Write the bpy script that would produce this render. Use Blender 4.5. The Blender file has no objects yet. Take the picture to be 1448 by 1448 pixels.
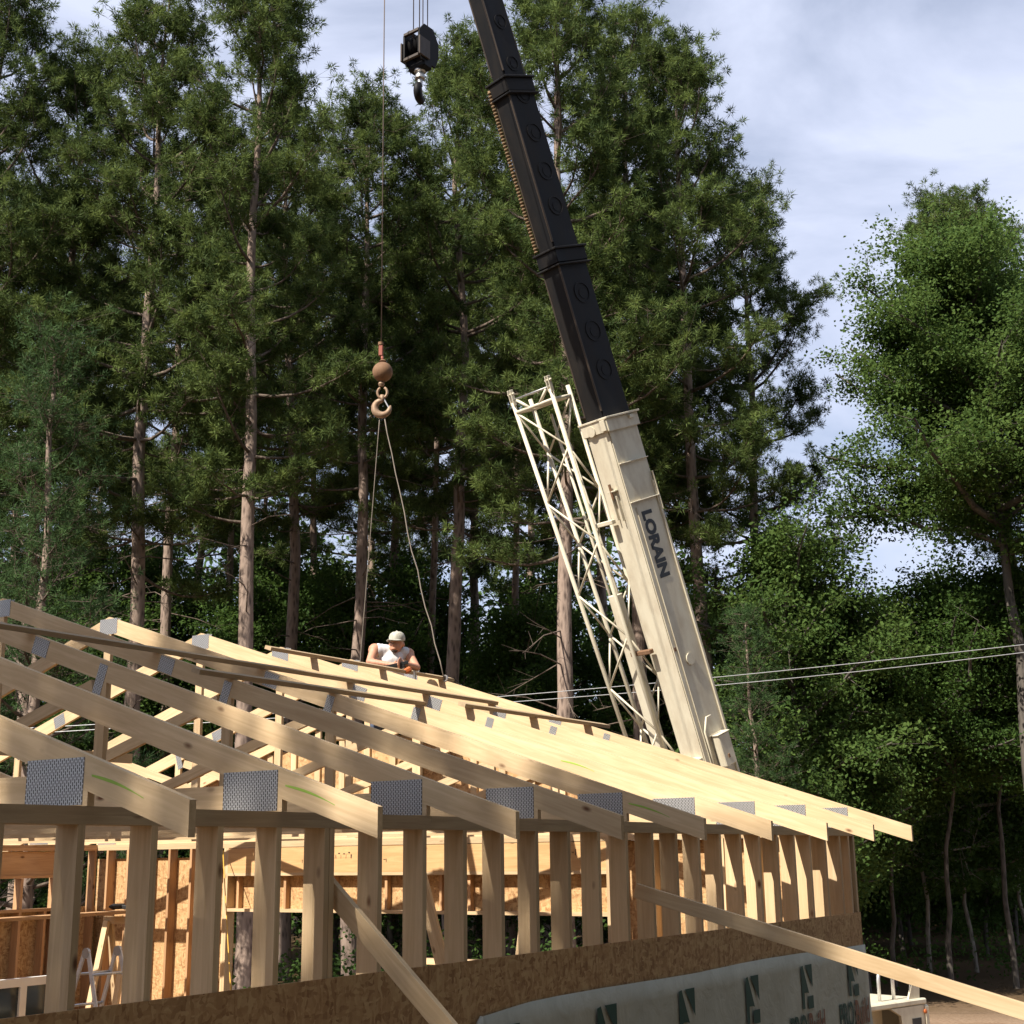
import bpy, bmesh, math, random
import numpy as np
from mathutils import Vector, Matrix

sc = bpy.context.scene
COL = sc.collection
HC = 3.4                                  # camera height above the crane yard (z = 0)

# ------------------------------------------------------------------ camera
F_PX, TH, RO, AZ, DW = 1929.09, 0.2471, -0.0135, 0.5635, 4.6775
cam_d = bpy.data.cameras.new("camera")
cam = bpy.data.objects.new("camera", cam_d); COL.objects.link(cam)
cam_d.sensor_width = 36.0; cam_d.lens = F_PX / 1448 * 36.0
cam_d.clip_start = 0.1; cam_d.clip_end = 3000
cam.matrix_world = Matrix.Translation((0, 0, HC)) @ Matrix.Rotation(math.pi / 2 + TH, 4, 'X') @ Matrix.Rotation(RO, 4, 'Z')
sc.camera = cam

# ------------------------------------------------------------------ world, sun, exposure
SUN_EL = math.radians(46)
SUN_H = Vector((-0.716, -0.697, 0)).normalized()
world = bpy.data.worlds.new("World"); sc.world = world; world.use_nodes = True
wn = world.node_tree.nodes; wl = world.node_tree.links
for n_ in list(wn): wn.remove(n_)
w_out = wn.new("ShaderNodeOutputWorld"); w_bg = wn.new("ShaderNodeBackground")
w_sky = wn.new("ShaderNodeTexSky"); w_sky.sky_type = 'NISHITA'; w_sky.sun_disc = False
w_sky.sun_elevation = SUN_EL; w_sky.sun_rotation = math.atan2(SUN_H.x, SUN_H.y)
w_sky.air_density = 1.0; w_sky.dust_density = 0.6; w_sky.ozone_density = 2.0
w_tc = wn.new("ShaderNodeTexCoord"); w_map = wn.new("ShaderNodeMapping")
w_map.inputs['Scale'].default_value = (1.6, 1.6, 4.2); w_map.inputs['Rotation'].default_value = (0.2, 0.35, 0.4)
w_no = wn.new("ShaderNodeTexNoise"); w_no.inputs['Scale'].default_value = 1.7
w_no.inputs['Detail'].default_value = 7; w_no.inputs['Roughness'].default_value = 0.55; w_no.inputs['Distortion'].default_value = 0.4
w_rp = wn.new("ShaderNodeValToRGB")
w_rp.color_ramp.elements[0].position = 0.36; w_rp.color_ramp.elements[1].position = 0.64
w_rp.color_ramp.elements[0].color = (.30, .30, .30, 1)
w_mix = wn.new("ShaderNodeMixRGB"); w_mix.inputs['Color2'].default_value = (6.9, 7.45, 9.3, 1)
w_mul = wn.new("ShaderNodeMath"); w_mul.operation = 'MULTIPLY'; w_mul.inputs[1].default_value = 0.92
wl.new(w_tc.outputs['Generated'], w_map.inputs['Vector']); wl.new(w_map.outputs['Vector'], w_no.inputs['Vector'])
wl.new(w_no.outputs['Fac'], w_rp.inputs['Fac']); wl.new(w_rp.outputs['Color'], w_mul.inputs[0])
wl.new(w_mul.outputs[0], w_mix.inputs['Fac']); wl.new(w_sky.outputs['Color'], w_mix.inputs['Color1'])
wl.new(w_mix.outputs['Color'], w_bg.inputs['Color']); wl.new(w_bg.outputs['Background'], w_out.inputs['Surface'])
w_bg.inputs['Strength'].default_value = 0.068

sun_d = bpy.data.lights.new("sun", 'SUN'); sun_d.energy = 5.0; sun_d.angle = math.radians(0.53)
sun_d.color = (1.0, 0.94, 0.84)
sun = bpy.data.objects.new("sun", sun_d); COL.objects.link(sun)
S_DIR = Vector((SUN_H.x * math.cos(SUN_EL), SUN_H.y * math.cos(SUN_EL), math.sin(SUN_EL)))
sun.rotation_euler = S_DIR.to_track_quat('Z', 'Y').to_euler(); sun.location = (-20, -20, 40)

vs = sc.view_settings
vs.view_transform = 'Standard'; vs.look = 'None'; vs.gamma = 1.0; vs.use_curve_mapping = False
vs.exposure = 0.85
sc.cycles.max_bounces = 4; sc.cycles.diffuse_bounces = 2; sc.cycles.glossy_bounces = 2; sc.cycles.transmission_bounces = 2

# ------------------------------------------------------------------ coordinates
DV = Vector((math.sin(AZ), math.cos(AZ), 0)); NV = Vector((-math.cos(AZ), math.sin(AZ), 0))
def W(s, q, z):                            # s along the long wall, q into the house, z relative to the camera
    return DV * s + NV * (DW + q) + Vector((0, 0, z + HC))
HOUSE_R = Matrix(((-NV.x, DV.x, 0), (-NV.y, DV.y, 0), (0, 0, 1)))   # columns: -n, d, up
def ray(x, y):
    u, v = x - 724, y - 724
    c, s = math.cos(-RO), math.sin(-RO); u, v = u * c - v * s, u * s + v * c
    return Vector((u / F_PX, math.cos(TH) + v / F_PX * math.sin(TH), math.sin(TH) - v / F_PX * math.cos(TH)))
def at(x, y, Y):                           # the point of that pixel's ray standing Y metres off
    r = ray(x, y); r = r * (Y / r.y); return Vector((r.x, r.y, r.z + HC))
def smooth(a, b, x):
    t = min(1, max(0, (x - a) / (b - a))); return t * t * (3 - 2 * t)
def gz(x, y):                              # ground height
    q = Vector((x, y, 0)).dot(NV) - DW
    up = 0.35 + 1.45 * smooth(-0.8, -3.0, q) if q > -3.0 else 1.8
    up = 0.35 + 1.45 * (1 - smooth(-3.0, -0.8, q))
    return up * (1 - smooth(9, 19, y)) + 0.10 * math.sin(x * .31 + 1) * math.sin(y * .27) * smooth(20, 30, y)

# ------------------------------------------------------------------ material helpers
def mat(name, rough=0.8, metal=0.0, col=(.5, .5, .5), spec=0.4):
    m = bpy.data.materials.new(name); m.use_nodes = True
    b = m.node_tree.nodes['Principled BSDF']
    b.inputs['Base Color'].default_value = (*col, 1); b.inputs['Roughness'].default_value = rough
    b.inputs['Metallic'].default_value = metal; b.inputs['Specular IOR Level'].default_value = spec
    return m, m.node_tree.nodes, m.node_tree.links, b
def N(nodes, kind, **kw):
    n = nodes.new(kind)
    for k, v in kw.items():
        if k in n.inputs: n.inputs[k].default_value = v
        else: setattr(n, k, v)
    return n
def ramp(nodes, stops):
    r = nodes.new("ShaderNodeValToRGB"); e = r.color_ramp.elements
    while len(e) < len(stops): e.new(0.5)
    for i, (p, c) in enumerate(stops):
        e[i].position = p; e[i].color = (*c, 1) if len(c) == 3 else c
    return r
def coords(nodes, links, scale=(1, 1, 1), space='Object', rnd=True):
    tc = nodes.new("ShaderNodeTexCoord"); mp = nodes.new("ShaderNodeMapping"); mp.inputs['Scale'].default_value = scale
    links.new(tc.outputs[space], mp.inputs['Vector'])
    if rnd:
        oi = nodes.new("ShaderNodeObjectInfo"); mu = nodes.new("ShaderNodeVectorMath"); mu.operation = 'SCALE'
        mu.inputs[0].default_value = (37.0, 19.0, 53.0)
        links.new(oi.outputs['Random'], mu.inputs['Scale']); links.new(mu.outputs['Vector'], mp.inputs['Location'])
        return mp, oi
    return mp, None
def bump(nodes, links, b, src, strength=0.3, dist=0.005):
    bp = nodes.new("ShaderNodeBump"); bp.inputs['Strength'].default_value = strength; bp.inputs['Distance'].default_value = dist
    links.new(src, bp.inputs['Height']); links.new(bp.outputs['Normal'], b.inputs['Normal'])

def m_wood(name, light, dark, knot=(.16, .07, .03), tint=0.22):
    m, n, l, b = mat(name, 0.72, spec=0.25)
    mp, oi = coords(n, l, (0.55, 9, 9)); g = N(n, "ShaderNodeTexNoise", Scale=2.4, Detail=6.0, Roughness=0.62, Distortion=1.3)
    l.new(mp.outputs[0], g.inputs['Vector'])
    r = ramp(n, [(0.30, dark), (0.50, tuple((a + c) / 2 for a, c in zip(light, dark))), (0.66, light)])
    l.new(g.outputs['Fac'], r.inputs['Fac'])
    mp2, _ = coords(n, l, (3.2, 7.0, 7.0)); v = N(n, "ShaderNodeTexVoronoi", Scale=1.0, Randomness=1.0)
    l.new(mp2.outputs[0], v.inputs['Vector'])
    kr0 = ramp(n, [(0.05, (1, 1, 1)), (0.15, (0, 0, 0))]); l.new(v.outputs['Distance'], kr0.inputs['Fac'])
    ks = N(n, "ShaderNodeSeparateColor"); l.new(v.outputs['Color'], ks.inputs['Color']); kg = N(n, "ShaderNodeMath", operation='GREATER_THAN'); kg.inputs[1].default_value = .62; l.new(ks.outputs[0], kg.inputs[0])
    kr = N(n, "ShaderNodeMixRGB", blend_type='MULTIPLY'); kr.inputs['Fac'].default_value = 1; l.new(kr0.outputs['Color'], kr.inputs['Color1']); l.new(kg.outputs[0], kr.inputs['Color2'])
    mk = N(n, "ShaderNodeMixRGB"); l.new(kr.outputs['Color'], mk.inputs['Fac']); l.new(r.outputs['Color'], mk.inputs['Color1']); mk.inputs['Color2'].default_value = (*knot, 1)
    mp3, _ = coords(n, l, (0.9, 1.6, 1.6)); st = N(n, "ShaderNodeTexNoise", Scale=1.6, Detail=3.0)
    l.new(mp3.outputs[0], st.inputs['Vector'])
    sr = ramp(n, [(0.3, (.86, .83, .80)), (0.6, (1, 1, 1))]); l.new(st.outputs['Fac'], sr.inputs['Fac'])
    ms = N(n, "ShaderNodeMixRGB", blend_type='MULTIPLY'); ms.inputs['Fac'].default_value = 0.8
    l.new(mk.outputs['Color'], ms.inputs['Color1']); l.new(sr.outputs['Color'], ms.inputs['Color2'])
    hs = N(n, "ShaderNodeHueSaturation"); mr = N(n, "ShaderNodeMapRange"); mr.inputs['To Min'].default_value = 1 - tint; mr.inputs['To Max'].default_value = 1 + tint * .35
    l.new(oi.outputs['Random'], mr.inputs['Value']); l.new(mr.outputs[0], hs.inputs['Value']); l.new(ms.outputs['Color'], hs.inputs['Color'])
    l.new(hs.outputs['Color'], b.inputs['Base Color']); bump(n, l, b, g.outputs['Fac'], 0.25, 0.002)
    return m
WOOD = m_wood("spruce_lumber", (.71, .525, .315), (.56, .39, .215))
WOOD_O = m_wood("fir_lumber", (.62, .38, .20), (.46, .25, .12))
WOOD_P = m_wood("weathered_lumber", (.52, .39, .24), (.38, .27, .16))
LVL = m_wood("laminated_beam", (.66, .42, .20), (.52, .30, .13))

def m_osb(name, a, c, e):
    m, n, l, b = mat(name, 0.8, spec=0.2)
    mp, oi = coords(n, l, (1, 1, 1)); dn = N(n, "ShaderNodeTexNoise", Scale=9.0, Detail=3.0)
    l.new(mp.outputs[0], dn.inputs['Vector'])
    ad = N(n, "ShaderNodeMixRGB", blend_type='ADD'); ad.inputs['Fac'].default_value = 0.10
    l.new(mp.outputs[0], ad.inputs['Color1']); l.new(dn.outputs['Color'], ad.inputs['Color2'])
    prev = None
    for sc_, rot in (((16, 16, 52), .6), ((48, 48, 15), -.5)):
        mm = N(n, "ShaderNodeMapping"); mm.inputs['Scale'].default_value = sc_; mm.inputs['Rotation'].default_value = (rot, rot * .7, rot)
        v = N(n, "ShaderNodeTexVoronoi", Scale=1.0); l.new(ad.outputs['Color'], mm.inputs['Vector']); l.new(mm.outputs[0], v.inputs['Vector'])
        bw = N(n, "ShaderNodeSeparateColor"); l.new(v.outputs['Color'], bw.inputs['Color'])
        if prev is None: prev = bw.outputs[0]
        else:
            mx = N(n, "ShaderNodeMixRGB"); l.new(bw.outputs[1], mx.inputs['Fac']); l.new(prev, mx.inputs['Color1']); l.new(bw.outputs[0], mx.inputs['Color2']); prev = mx.outputs['Color']
    r = ramp(n, [(0.05, e), (0.45, c), (0.9, a)]); l.new(prev, r.inputs['Fac']); l.new(r.outputs['Color'], b.inputs['Base Color'])
    bump(n, l, b, prev, 0.4, 0.003)
    return m
OSB = m_osb("strand_board", (.58, .38, .19), (.47, .28, .13), (.30, .16, .07))

def m_plate():
    m, n, l, b = mat("punched_galvanised_steel", 0.5, 0.75, (.52, .54, .57))
    mp, _ = coords(n, l, (1, 1, 1), rnd=False); sep = N(n, "ShaderNodeSeparateXYZ"); l.new(mp.outputs[0], sep.inputs[0])
    cmb = N(n, "ShaderNodeCombineXYZ"); l.new(sep.outputs['Z'], cmb.inputs[0]); l.new(sep.outputs['X'], cmb.inputs[1])
    br = N(n, "ShaderNodeTexBrick", Scale=1.0); br.offset = 0.5
    br.inputs['Mortar Size'].default_value = 0.0036; br.inputs['Brick Width'].default_value = 0.024; br.inputs['Row Height'].default_value = 0.0125
    br.inputs['Mortar Smooth'].default_value = 0.2
    br.inputs['Color1'].default_value = (.05, .045, .04, 1); br.inputs['Color2'].default_value = (.08, .07, .06, 1); br.inputs['Mortar'].default_value = (.46, .45, .44, 1)
    l.new(cmb.outputs[0], br.inputs['Vector']); l.new(br.outputs['Color'], b.inputs['Base Color'])
    bump(n, l, b, br.outputs['Fac'], 0.6, 0.003)
    return m
PLATE = m_plate()

def m_paint(name, col, dirt, rough=0.45, amount=0.5, scale=3.0, metal=0.0):
    m, n, l, b = mat(name, rough, metal, col)
    mp, _ = coords(n, l, (1, 1, .35)); g = N(n, "ShaderNodeTexNoise", Scale=scale, Detail=8.0, Roughness=0.68)
    l.new(mp.outputs[0], g.inputs['Vector'])
    r = ramp(n, [(0.42, (0, 0, 0)), (0.75, (amount,) * 3)]); l.new(g.outputs['Fac'], r.inputs['Fac'])
    mx = N(n, "ShaderNodeMixRGB"); l.new(r.outputs['Color'], mx.inputs['Fac']); mx.inputs['Color1'].default_value = (*col, 1); mx.inputs['Color2'].default_value = (*dirt, 1)
    l.new(mx.outputs['Color'], b.inputs['Base Color'])
    rr = N(n, "ShaderNodeMapRange"); rr.inputs['To Min'].default_value = rough - .1; rr.inputs['To Max'].default_value = rough + .25
    l.new(g.outputs['Fac'], rr.inputs['Value']); l.new(rr.outputs[0], b.inputs['Roughness'])
    bump(n, l, b, g.outputs['Fac'], 0.08, 0.004)
    return m
CREAM = m_paint("cream_paint", (.66, .60, .46), (.38, .29, .19), 0.45, 0.6, 5.0)
BLACK = m_paint("black_boom_paint", (.007, .007, .008), (.035, .026, .018), 0.55, 0.45)
BLACK.node_tree.nodes["Principled BSDF"].inputs["Specular IOR Level"].default_value = .2
WORN = m_paint("worn_wear_strip", (.062, .044, .03), (.018, .014, .012), 0.5, 0.6, 6)
RUST = m_paint("rusty_iron", (.21, .115, .06), (.10, .05, .03), 0.75, 0.8, 9)
HOOKM = m_paint("rubbed_hook_steel", (.34, .23, .15), (.16, .08, .04), 0.55, 0.7, 14, 0.3)
STEEL = m_paint("bare_steel", (.45, .44, .43), (.2, .17, .14), 0.35, 0.5, 8, 0.8)
ROPE = m_paint("wire_rope", (.13, .10, .085), (.22, .15, .10), 0.6, 0.8, 30, 0.2)
SLING = m_paint("sling_rope", (.24, .20, .16), (.12, .10, .08), 0.8, 0.6, 25)
TYRE = m_paint("tyre_rubber", (.02, .02, .02), (.09, .075, .06), 0.85, 0.6, 5)
ALU = m_paint("aluminium", (.72, .72, .72), (.4, .38, .35), 0.35, 0.5, 10, 0.7)
REDP = m_paint("faded_red_paint", (.33, .09, .06), (.2, .09, .05), 0.6, 0.6, 12)
HOSE = m_paint("tan_ribbed_hose", (.22, .14, .07), (.09, .055, .03), 0.7, 0.6, 20)
LETTER = mat("letter_black", 0.5, 0, (.015, .015, .015))[0]
GREENM = mat("print_green", 0.7, 0, (.012, .06, .035))[0]
BROWNM = mat("print_brown", 0.7, 0, (.24, .10, .045))[0]
CHALK = mat("green_marker", 0.8, 0, (.30, .44, .07))[0]
INK = mat("printing_ink", 0.8, 0, (.05, .03, .02))[0]
ORANGE = mat("orange_plastic", 0.4, 0, (.42, .11, .03))[0]
BLACKP = mat("black_plastic", 0.5, 0, (.02, .02, .02))[0]
CORD = mat("yellow_cord_sheath", 0.5, 0, (.62, .35, .05))[0]
WHITE = m_paint("white_board", (.72, .72, .70), (.5, .48, .44), 0.6, 0.4)
CABLE = m_paint("bare_aluminium_cable", (.55, .55, .55), (.3, .3, .3), 0.45, 0.5, 20, 0.5)
GLASS = mat("dark_glass", 0.08, 0, (.03, .04, .045), 0.6)[0]

def m_wrap():
    m, n, l, b = mat("house_wrap", 0.65, 0, (.62, .63, .58), 0.15)
    mp, _ = coords(n, l, (1, 1, 1), rnd=False); g = N(n, "ShaderNodeTexNoise", Scale=2.2, Detail=7.0, Roughness=0.6); l.new(mp.outputs[0], g.inputs['Vector'])
    r = ramp(n, [(0.3, (.44, .42, .33)), (0.65, (.56, .54, .44))]); l.new(g.outputs['Fac'], r.inputs['Fac']); l.new(r.outputs['Color'], b.inputs['Base Color'])
    w = N(n, "ShaderNodeTexNoise", Scale=5.0, Detail=3.0, Distortion=1.5); l.new(mp.outputs[0], w.inputs['Vector'])
    bump(n, l, b, w.outputs['Fac'], 0.5, 0.02)
    return m
WRAP = m_wrap()

def m_bark(name, a, c):
    m, n, l, b = mat(name, 0.9, spec=0.15)
    mp, _ = coords(n, l, (11, 11, 3.2)); v = N(n, "ShaderNodeTexVoronoi", Scale=1.0); g = N(n, "ShaderNodeTexNoise", Scale=1.2, Detail=6.0)
    l.new(mp.outputs[0], v.inputs['Vector']); l.new(mp.outputs[0], g.inputs['Vector'])
    mu = N(n, "ShaderNodeMath", operation='MULTIPLY'); l.new(v.outputs['Distance'], mu.inputs[0]); l.new(g.outputs['Fac'], mu.inputs[1])
    r = ramp(n, [(0.06, c), (0.14, tuple(.5 * (p + q) for p, q in zip(a, c))), (0.27, a)]); l.new(mu.outputs[0], r.inputs['Fac']); l.new(r.outputs['Color'], b.inputs['Base Color'])
    bump(n, l, b, mu.outputs[0], 0.9, 0.03)
    return m
BARK = m_bark("pine_bark", (.29, .215, .17), (.10, .072, .058))
LIMB = m_bark("pine_limb_bark", (.15, .115, .09), (.07, .05, .04))
BARK2 = m_bark("hardwood_bark", (.11, .095, .08), (.045, .04, .035))
BIRCH = m_bark("pale_sapling_bark", (.26, .23, .19), (.12, .10, .085))

def m_leaf(name, lo, hi, trans=0.35, rough=0.55):
    m, n, l, b = mat(name, .7, spec=0.12)
    at_ = N(n, "ShaderNodeAttribute"); at_.attribute_name = "tone"
    r = ramp(n, [(0.0, lo), (1.0, hi)]); l.new(at_.outputs['Fac'], r.inputs['Fac']); l.new(r.outputs['Color'], b.inputs['Base Color'])
    tr = N(n, "ShaderNodeBsdfTranslucent"); hs = N(n, "ShaderNodeHueSaturation"); hs.inputs['Value'].default_value = 1.35; hs.inputs['Hue'].default_value = 0.485
    l.new(r.outputs['Color'], hs.inputs['Color']); l.new(hs.outputs['Color'], tr.inputs['Color'])
    mx = N(n, "ShaderNodeMixShader"); mx.inputs['Fac'].default_value = trans
    out = [x for x in n if x.type == 'OUTPUT_MATERIAL'][0]
    l.new(b.outputs[0], mx.inputs[1]); l.new(tr.outputs[0], mx.inputs[2]); l.new(mx.outputs[0], out.inputs['Surface'])
    return m
NEEDLE = m_leaf("pine_needles", (.028, .050, .014), (.145, .195, .052), 0.28)
LEAF = m_leaf("maple_leaves", (.035, .075, .018), (.11, .17, .04), 0.4)
LEAF_D = m_leaf("understory_leaves", (.028, .06, .016), (.085, .15, .03), 0.4)
SOFTN = m_leaf("soft_pine_needles", (.03, .06, .022), (.085, .15, .05), 0.25)
DEADN = m_leaf("dead_needles", (.16, .06, .02), (.26, .11, .04), 0.2)

def m_ground():
    m, n, l, b = mat("sandy_dirt", 0.95, spec=0.1)
    tc = N(n, "ShaderNodeTexCoord"); g = N(n, "ShaderNodeTexNoise", Scale=0.35, Detail=9.0, Roughness=0.65); l.new(tc.outputs['Object'], g.inputs['Vector'])
    r = ramp(n, [(0.32, (.16, .10, .06)), (0.5, (.28, .19, .125)), (0.68, (.36, .26, .18))]); l.new(g.outputs['Fac'], r.inputs['Fac'])
    f = N(n, "ShaderNodeTexNoise", Scale=14.0, Detail=6.0); l.new(tc.outputs['Object'], f.inputs['Vector'])
    mm = N(n, "ShaderNodeMixRGB", blend_type='MULTIPLY'); mm.inputs['Fac'].default_value = .5; l.new(r.outputs['Color'], mm.inputs['Color1'])
    r2 = ramp(n, [(0.35, (.5, .45, .4)), (0.6, (1, 1, 1))]); l.new(f.outputs['Fac'], r2.inputs['Fac']); l.new(r2.outputs['Color'], mm.inputs['Color2'])
    # leaf litter under the woods, beyond about 31 m
    sp = N(n, "ShaderNodeSeparateXYZ"); l.new(tc.outputs['Object'], sp.inputs[0])
    ad = N(n, "ShaderNodeMath", operation='MULTIPLY_ADD'); ad.inputs[1].default_value = 9.0; l.new(g.outputs['Fac'], ad.inputs[0]); l.new(sp.outputs['Y'], ad.inputs[2])
    mr = N(n, "ShaderNodeMapRange"); mr.inputs['From Min'].default_value = 35; mr.inputs['From Max'].default_value = 38; l.new(ad.outputs[0], mr.inputs['Value'])
    mx = N(n, "ShaderNodeMixRGB"); l.new(mr.outputs[0], mx.inputs['Fac']); l.new(mm.outputs['Color'], mx.inputs['Color1']); mx.inputs['Color2'].default_value = (.10, .065, .035, 1)
    # invented dark soil tone beside the house, added to cut bounce onto the wall
    mr2 = N(n, "ShaderNodeMapRange"); mr2.inputs['From Min'].default_value = 19; mr2.inputs['From Max'].default_value = 23; l.new(ad.outputs[0], mr2.inputs['Value'])
    mx2 = N(n, "ShaderNodeMixRGB"); l.new(mr2.outputs[0], mx2.inputs['Fac']); mx2.inputs['Color1'].default_value = (.06, .042, .026, 1); l.new(mx.outputs['Color'], mx2.inputs['Color2'])
    l.new(mx2.outputs['Color'], b.inputs['Base Color']); bump(n, l, b, f.outputs['Fac'], 0.7, 0.05)
    return m
GROUND = m_ground()
SKIN = m_paint("sunburnt_skin", (.52, .26, .16), (.42, .17, .10), 0.5, 0.5, 12)
SHIRT = m_paint("white_cotton", (.72, .70, .69), (.55, .52, .50), 0.85, 0.5, 14)
JEANS = m_paint("denim", (.06, .08, .13), (.12, .13, .16), 0.9, 0.5, 14)
CAPM = m_paint("mottled_cap_cloth", (.50, .48, .40), (.22, .20, .15), 0.85, 0.9, 30)
HAIR = mat("dark_hair", 0.7, 0, (.05, .03, .02))[0]
BOOT = mat("boot_leather", 0.6, 0, (.10, .06, .035))[0]

# ------------------------------------------------------------------ object helpers
def link(name, data, parent=None, mw=None):
    o = bpy.data.objects.new(name, data); COL.objects.link(o)
    if parent is not None: o.parent = parent
    if mw is not None: o.matrix_local = mw
    return o
def tag(o, label=None, cat=None, group=None, kind=None):
    if label: o['label'] = label
    if cat: o['category'] = cat
    if group: o['group'] = group
    if kind: o['kind'] = kind
    return o
def empty(name, loc, rot=None, label=None, cat=None, group=None):
    o = bpy.data.objects.new(name, None); COL.objects.link(o); o.empty_display_size = 0.2
    M = Matrix.Translation(loc)
    if rot is not None: M = M @ rot.to_4x4()
    o.matrix_world = M
    return tag(o, label, cat, group)
def mesh(name, V, Fc, m, smooth_=False):
    me = bpy.data.meshes.new(name); me.from_pydata([tuple(v) for v in V], [], Fc)
    if isinstance(m, (list, tuple)):
        for k in m: me.materials.append(k)
    else: me.materials.append(m)
    if smooth_:
        me.polygons.foreach_set("use_smooth", [True] * len(me.polygons))
    me.update(); return me
BOXF = [(0, 1, 3, 2), (4, 6, 7, 5), (0, 4, 5, 1), (2, 3, 7, 6), (0, 2, 6, 4), (1, 5, 7, 3)]
_cache = {}
def box_me(x, y, z, m, ch=0.0):
    k = (round(x, 3), round(y, 3), round(z, 3), m.name, ch)
    if k not in _cache:
        if ch:
            bm = bmesh.new(); bmesh.ops.create_cube(bm, size=1)
            bmesh.ops.scale(bm, vec=(x, y, z), verts=bm.verts)
            bmesh.ops.bevel(bm, geom=bm.edges[:], offset=ch, segments=1, affect='EDGES')
            me = bpy.data.meshes.new("block"); bm.to_mesh(me); bm.free(); me.materials.append(m)
        else:
            V = [(sx * x / 2, sy * y / 2, sz * z / 2) for sx in (-1, 1) for sy in (-1, 1) for sz in (-1, 1)]
            me = mesh("board", V, BOXF, m)
        _cache[k] = me
    return _cache[k]
def frame(x, zhint):
    x = Vector(x).normalized(); z = Vector(zhint); z = (z - x * z.dot(x)).normalized(); y = z.cross(x)
    return Matrix((x, y, z)).transposed()
def board(name, p0, p1, w, t, m, parent=None, zhint=(0, 0, 1), ch=0.0):
    """a board from p0 to p1; w is its size along zhint, t across; coordinates are the parent's"""
    p0, p1 = Vector(p0), Vector(p1); L = (p1 - p0).length
    M = Matrix.Translation((p0 + p1) / 2) @ frame(p1 - p0, zhint).to_4x4()
    return link(name, box_me(L, t, w, m, ch), parent, M)
def tube_vf(pts, rads, n=8, cap=True):
    V, Fc = [], []
    pts = [Vector(p) for p in pts]; ref = Vector((0.3, 0.2, 1)).normalized(); prevx = None
    for i, p in enumerate(pts):
        a = pts[min(i + 1, len(pts) - 1)] - pts[max(i - 1, 0)]; a.normalize()
        if prevx is None:
            r = ref if abs(a.dot(ref)) < .95 else Vector((1, 0, 0)); x = (r - a * r.dot(a)).normalized()
        else: x = (prevx - a * prevx.dot(a)).normalized()
        prevx = x; y = a.cross(x); rr = rads[i] if hasattr(rads, '__len__') else rads
        for k in range(n):
            c = 2 * math.pi * k / n; V.append(p + (x * math.cos(c) + y * math.sin(c)) * rr)
    for i in range(len(pts) - 1):
        for k in range(n):
            k2 = (k + 1) % n; Fc.append((i * n + k, i * n + k2, (i + 1) * n + k2, (i + 1) * n + k))
    if cap:
        Fc.append(tuple(range(n - 1, -1, -1))); Fc.append(tuple(range((len(pts) - 1) * n, len(pts) * n)))
    return V, Fc
def tube(name, pts, r, m, parent=None, n=8, mw=None):
    V, Fc = tube_vf(pts, r, n); return link(name, mesh(name, V, Fc, m, True), parent, mw)
def lathe(name, prof, m, parent=None, mw=None, n=20):
    V, Fc = [], []
    for (r, z) in prof:
        for k in range(n):
            c = 2 * math.pi * k / n; V.append((r * math.cos(c), r * math.sin(c), z))
    for i in range(len(prof) - 1):
        for k in range(n):
            k2 = (k + 1) % n; Fc.append((i * n + k, i * n + k2, (i + 1) * n + k2, (i + 1) * n + k))
    Fc.append(tuple(range(n - 1, -1, -1))); Fc.append(tuple(range((len(prof) - 1) * n, len(prof) * n)))
    me = mesh(name, V, Fc, m, True); me.set_sharp_from_angle(angle=math.radians(38)); return link(name, me, parent, mw)
def prism_me(poly, t, m, name="prism"):
    """polygon in (x, z), thickness t along y, centred"""
    k = len(poly); V = [(x, -t / 2, z) for x, z in poly] + [(x, t / 2, z) for x, z in poly]
    Fc = [tuple(range(k)), tuple(range(2 * k - 1, k - 1, -1))] + [(i, k + i, k + (i + 1) % k, (i + 1) % k) for i in range(k)]
    me = mesh(name, V, Fc, m); bm = bmesh.new(); bm.from_mesh(me); bmesh.ops.recalc_face_normals(bm, faces=bm.faces[:]); bm.to_mesh(me); bm.free()
    return me
def prism(name, poly, y, t, m, parent, direc=(1, 0)):
    """polygon given in the parent's (x, z); the part's own x axis runs along direc, so the grain does too"""
    cx = sum(p[0] for p in poly) / len(poly); cz = sum(p[1] for p in poly) / len(poly)
    a = math.atan2(direc[1], direc[0]); c, s = math.cos(a), math.sin(a)
    loc = [((x - cx) * c + (z - cz) * s, -(x - cx) * s + (z - cz) * c) for x, z in poly]
    M = Matrix.Translation((cx, y, cz)) @ Matrix.Rotation(-a, 4, 'Y')
    return link(name, prism_me(loc, t, m, name), parent, M)
def copy_tree(o, parent=None):
    c = o.copy(); COL.objects.link(c); c.parent = parent
    for ch in list(o.children): copy_tree(ch, c)
    return c

# ================================================================== SETTING
def build_ground():
    xs = sorted(set([-600, -300, -150, -90, 90, 150, 300, 600] + list(np.arange(-60, 61, 1.5))))
    ys = sorted(set([-600, -300, -120, -60, 120, 200, 350, 700] + list(np.arange(-30, 90, 1.5))))
    V = [(x, y, gz(x, y)) for y in ys for x in xs]; nx = len(xs)
    Fc = [(j * nx + i, j * nx + i + 1, (j + 1) * nx + i + 1, (j + 1) * nx + i) for j in range(len(ys) - 1) for i in range(nx - 1)]
    tag(link("ground", mesh("ground", V, Fc, GROUND, True)), "bare sandy dirt yard running into the leaf litter of the woods", "ground", kind="structure")
build_ground()

S0, S1 = 2.0, 13.764            # the house's visible length
QW = 11.082                     # span
ZP0, ZP1 = 0.153, 0.229         # double top plate
ZF = -2.25                      # deck
wallM = lambda s, q, z: Matrix.Translation(W(s, q, z)) @ HOUSE_R.to_4x4()
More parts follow.
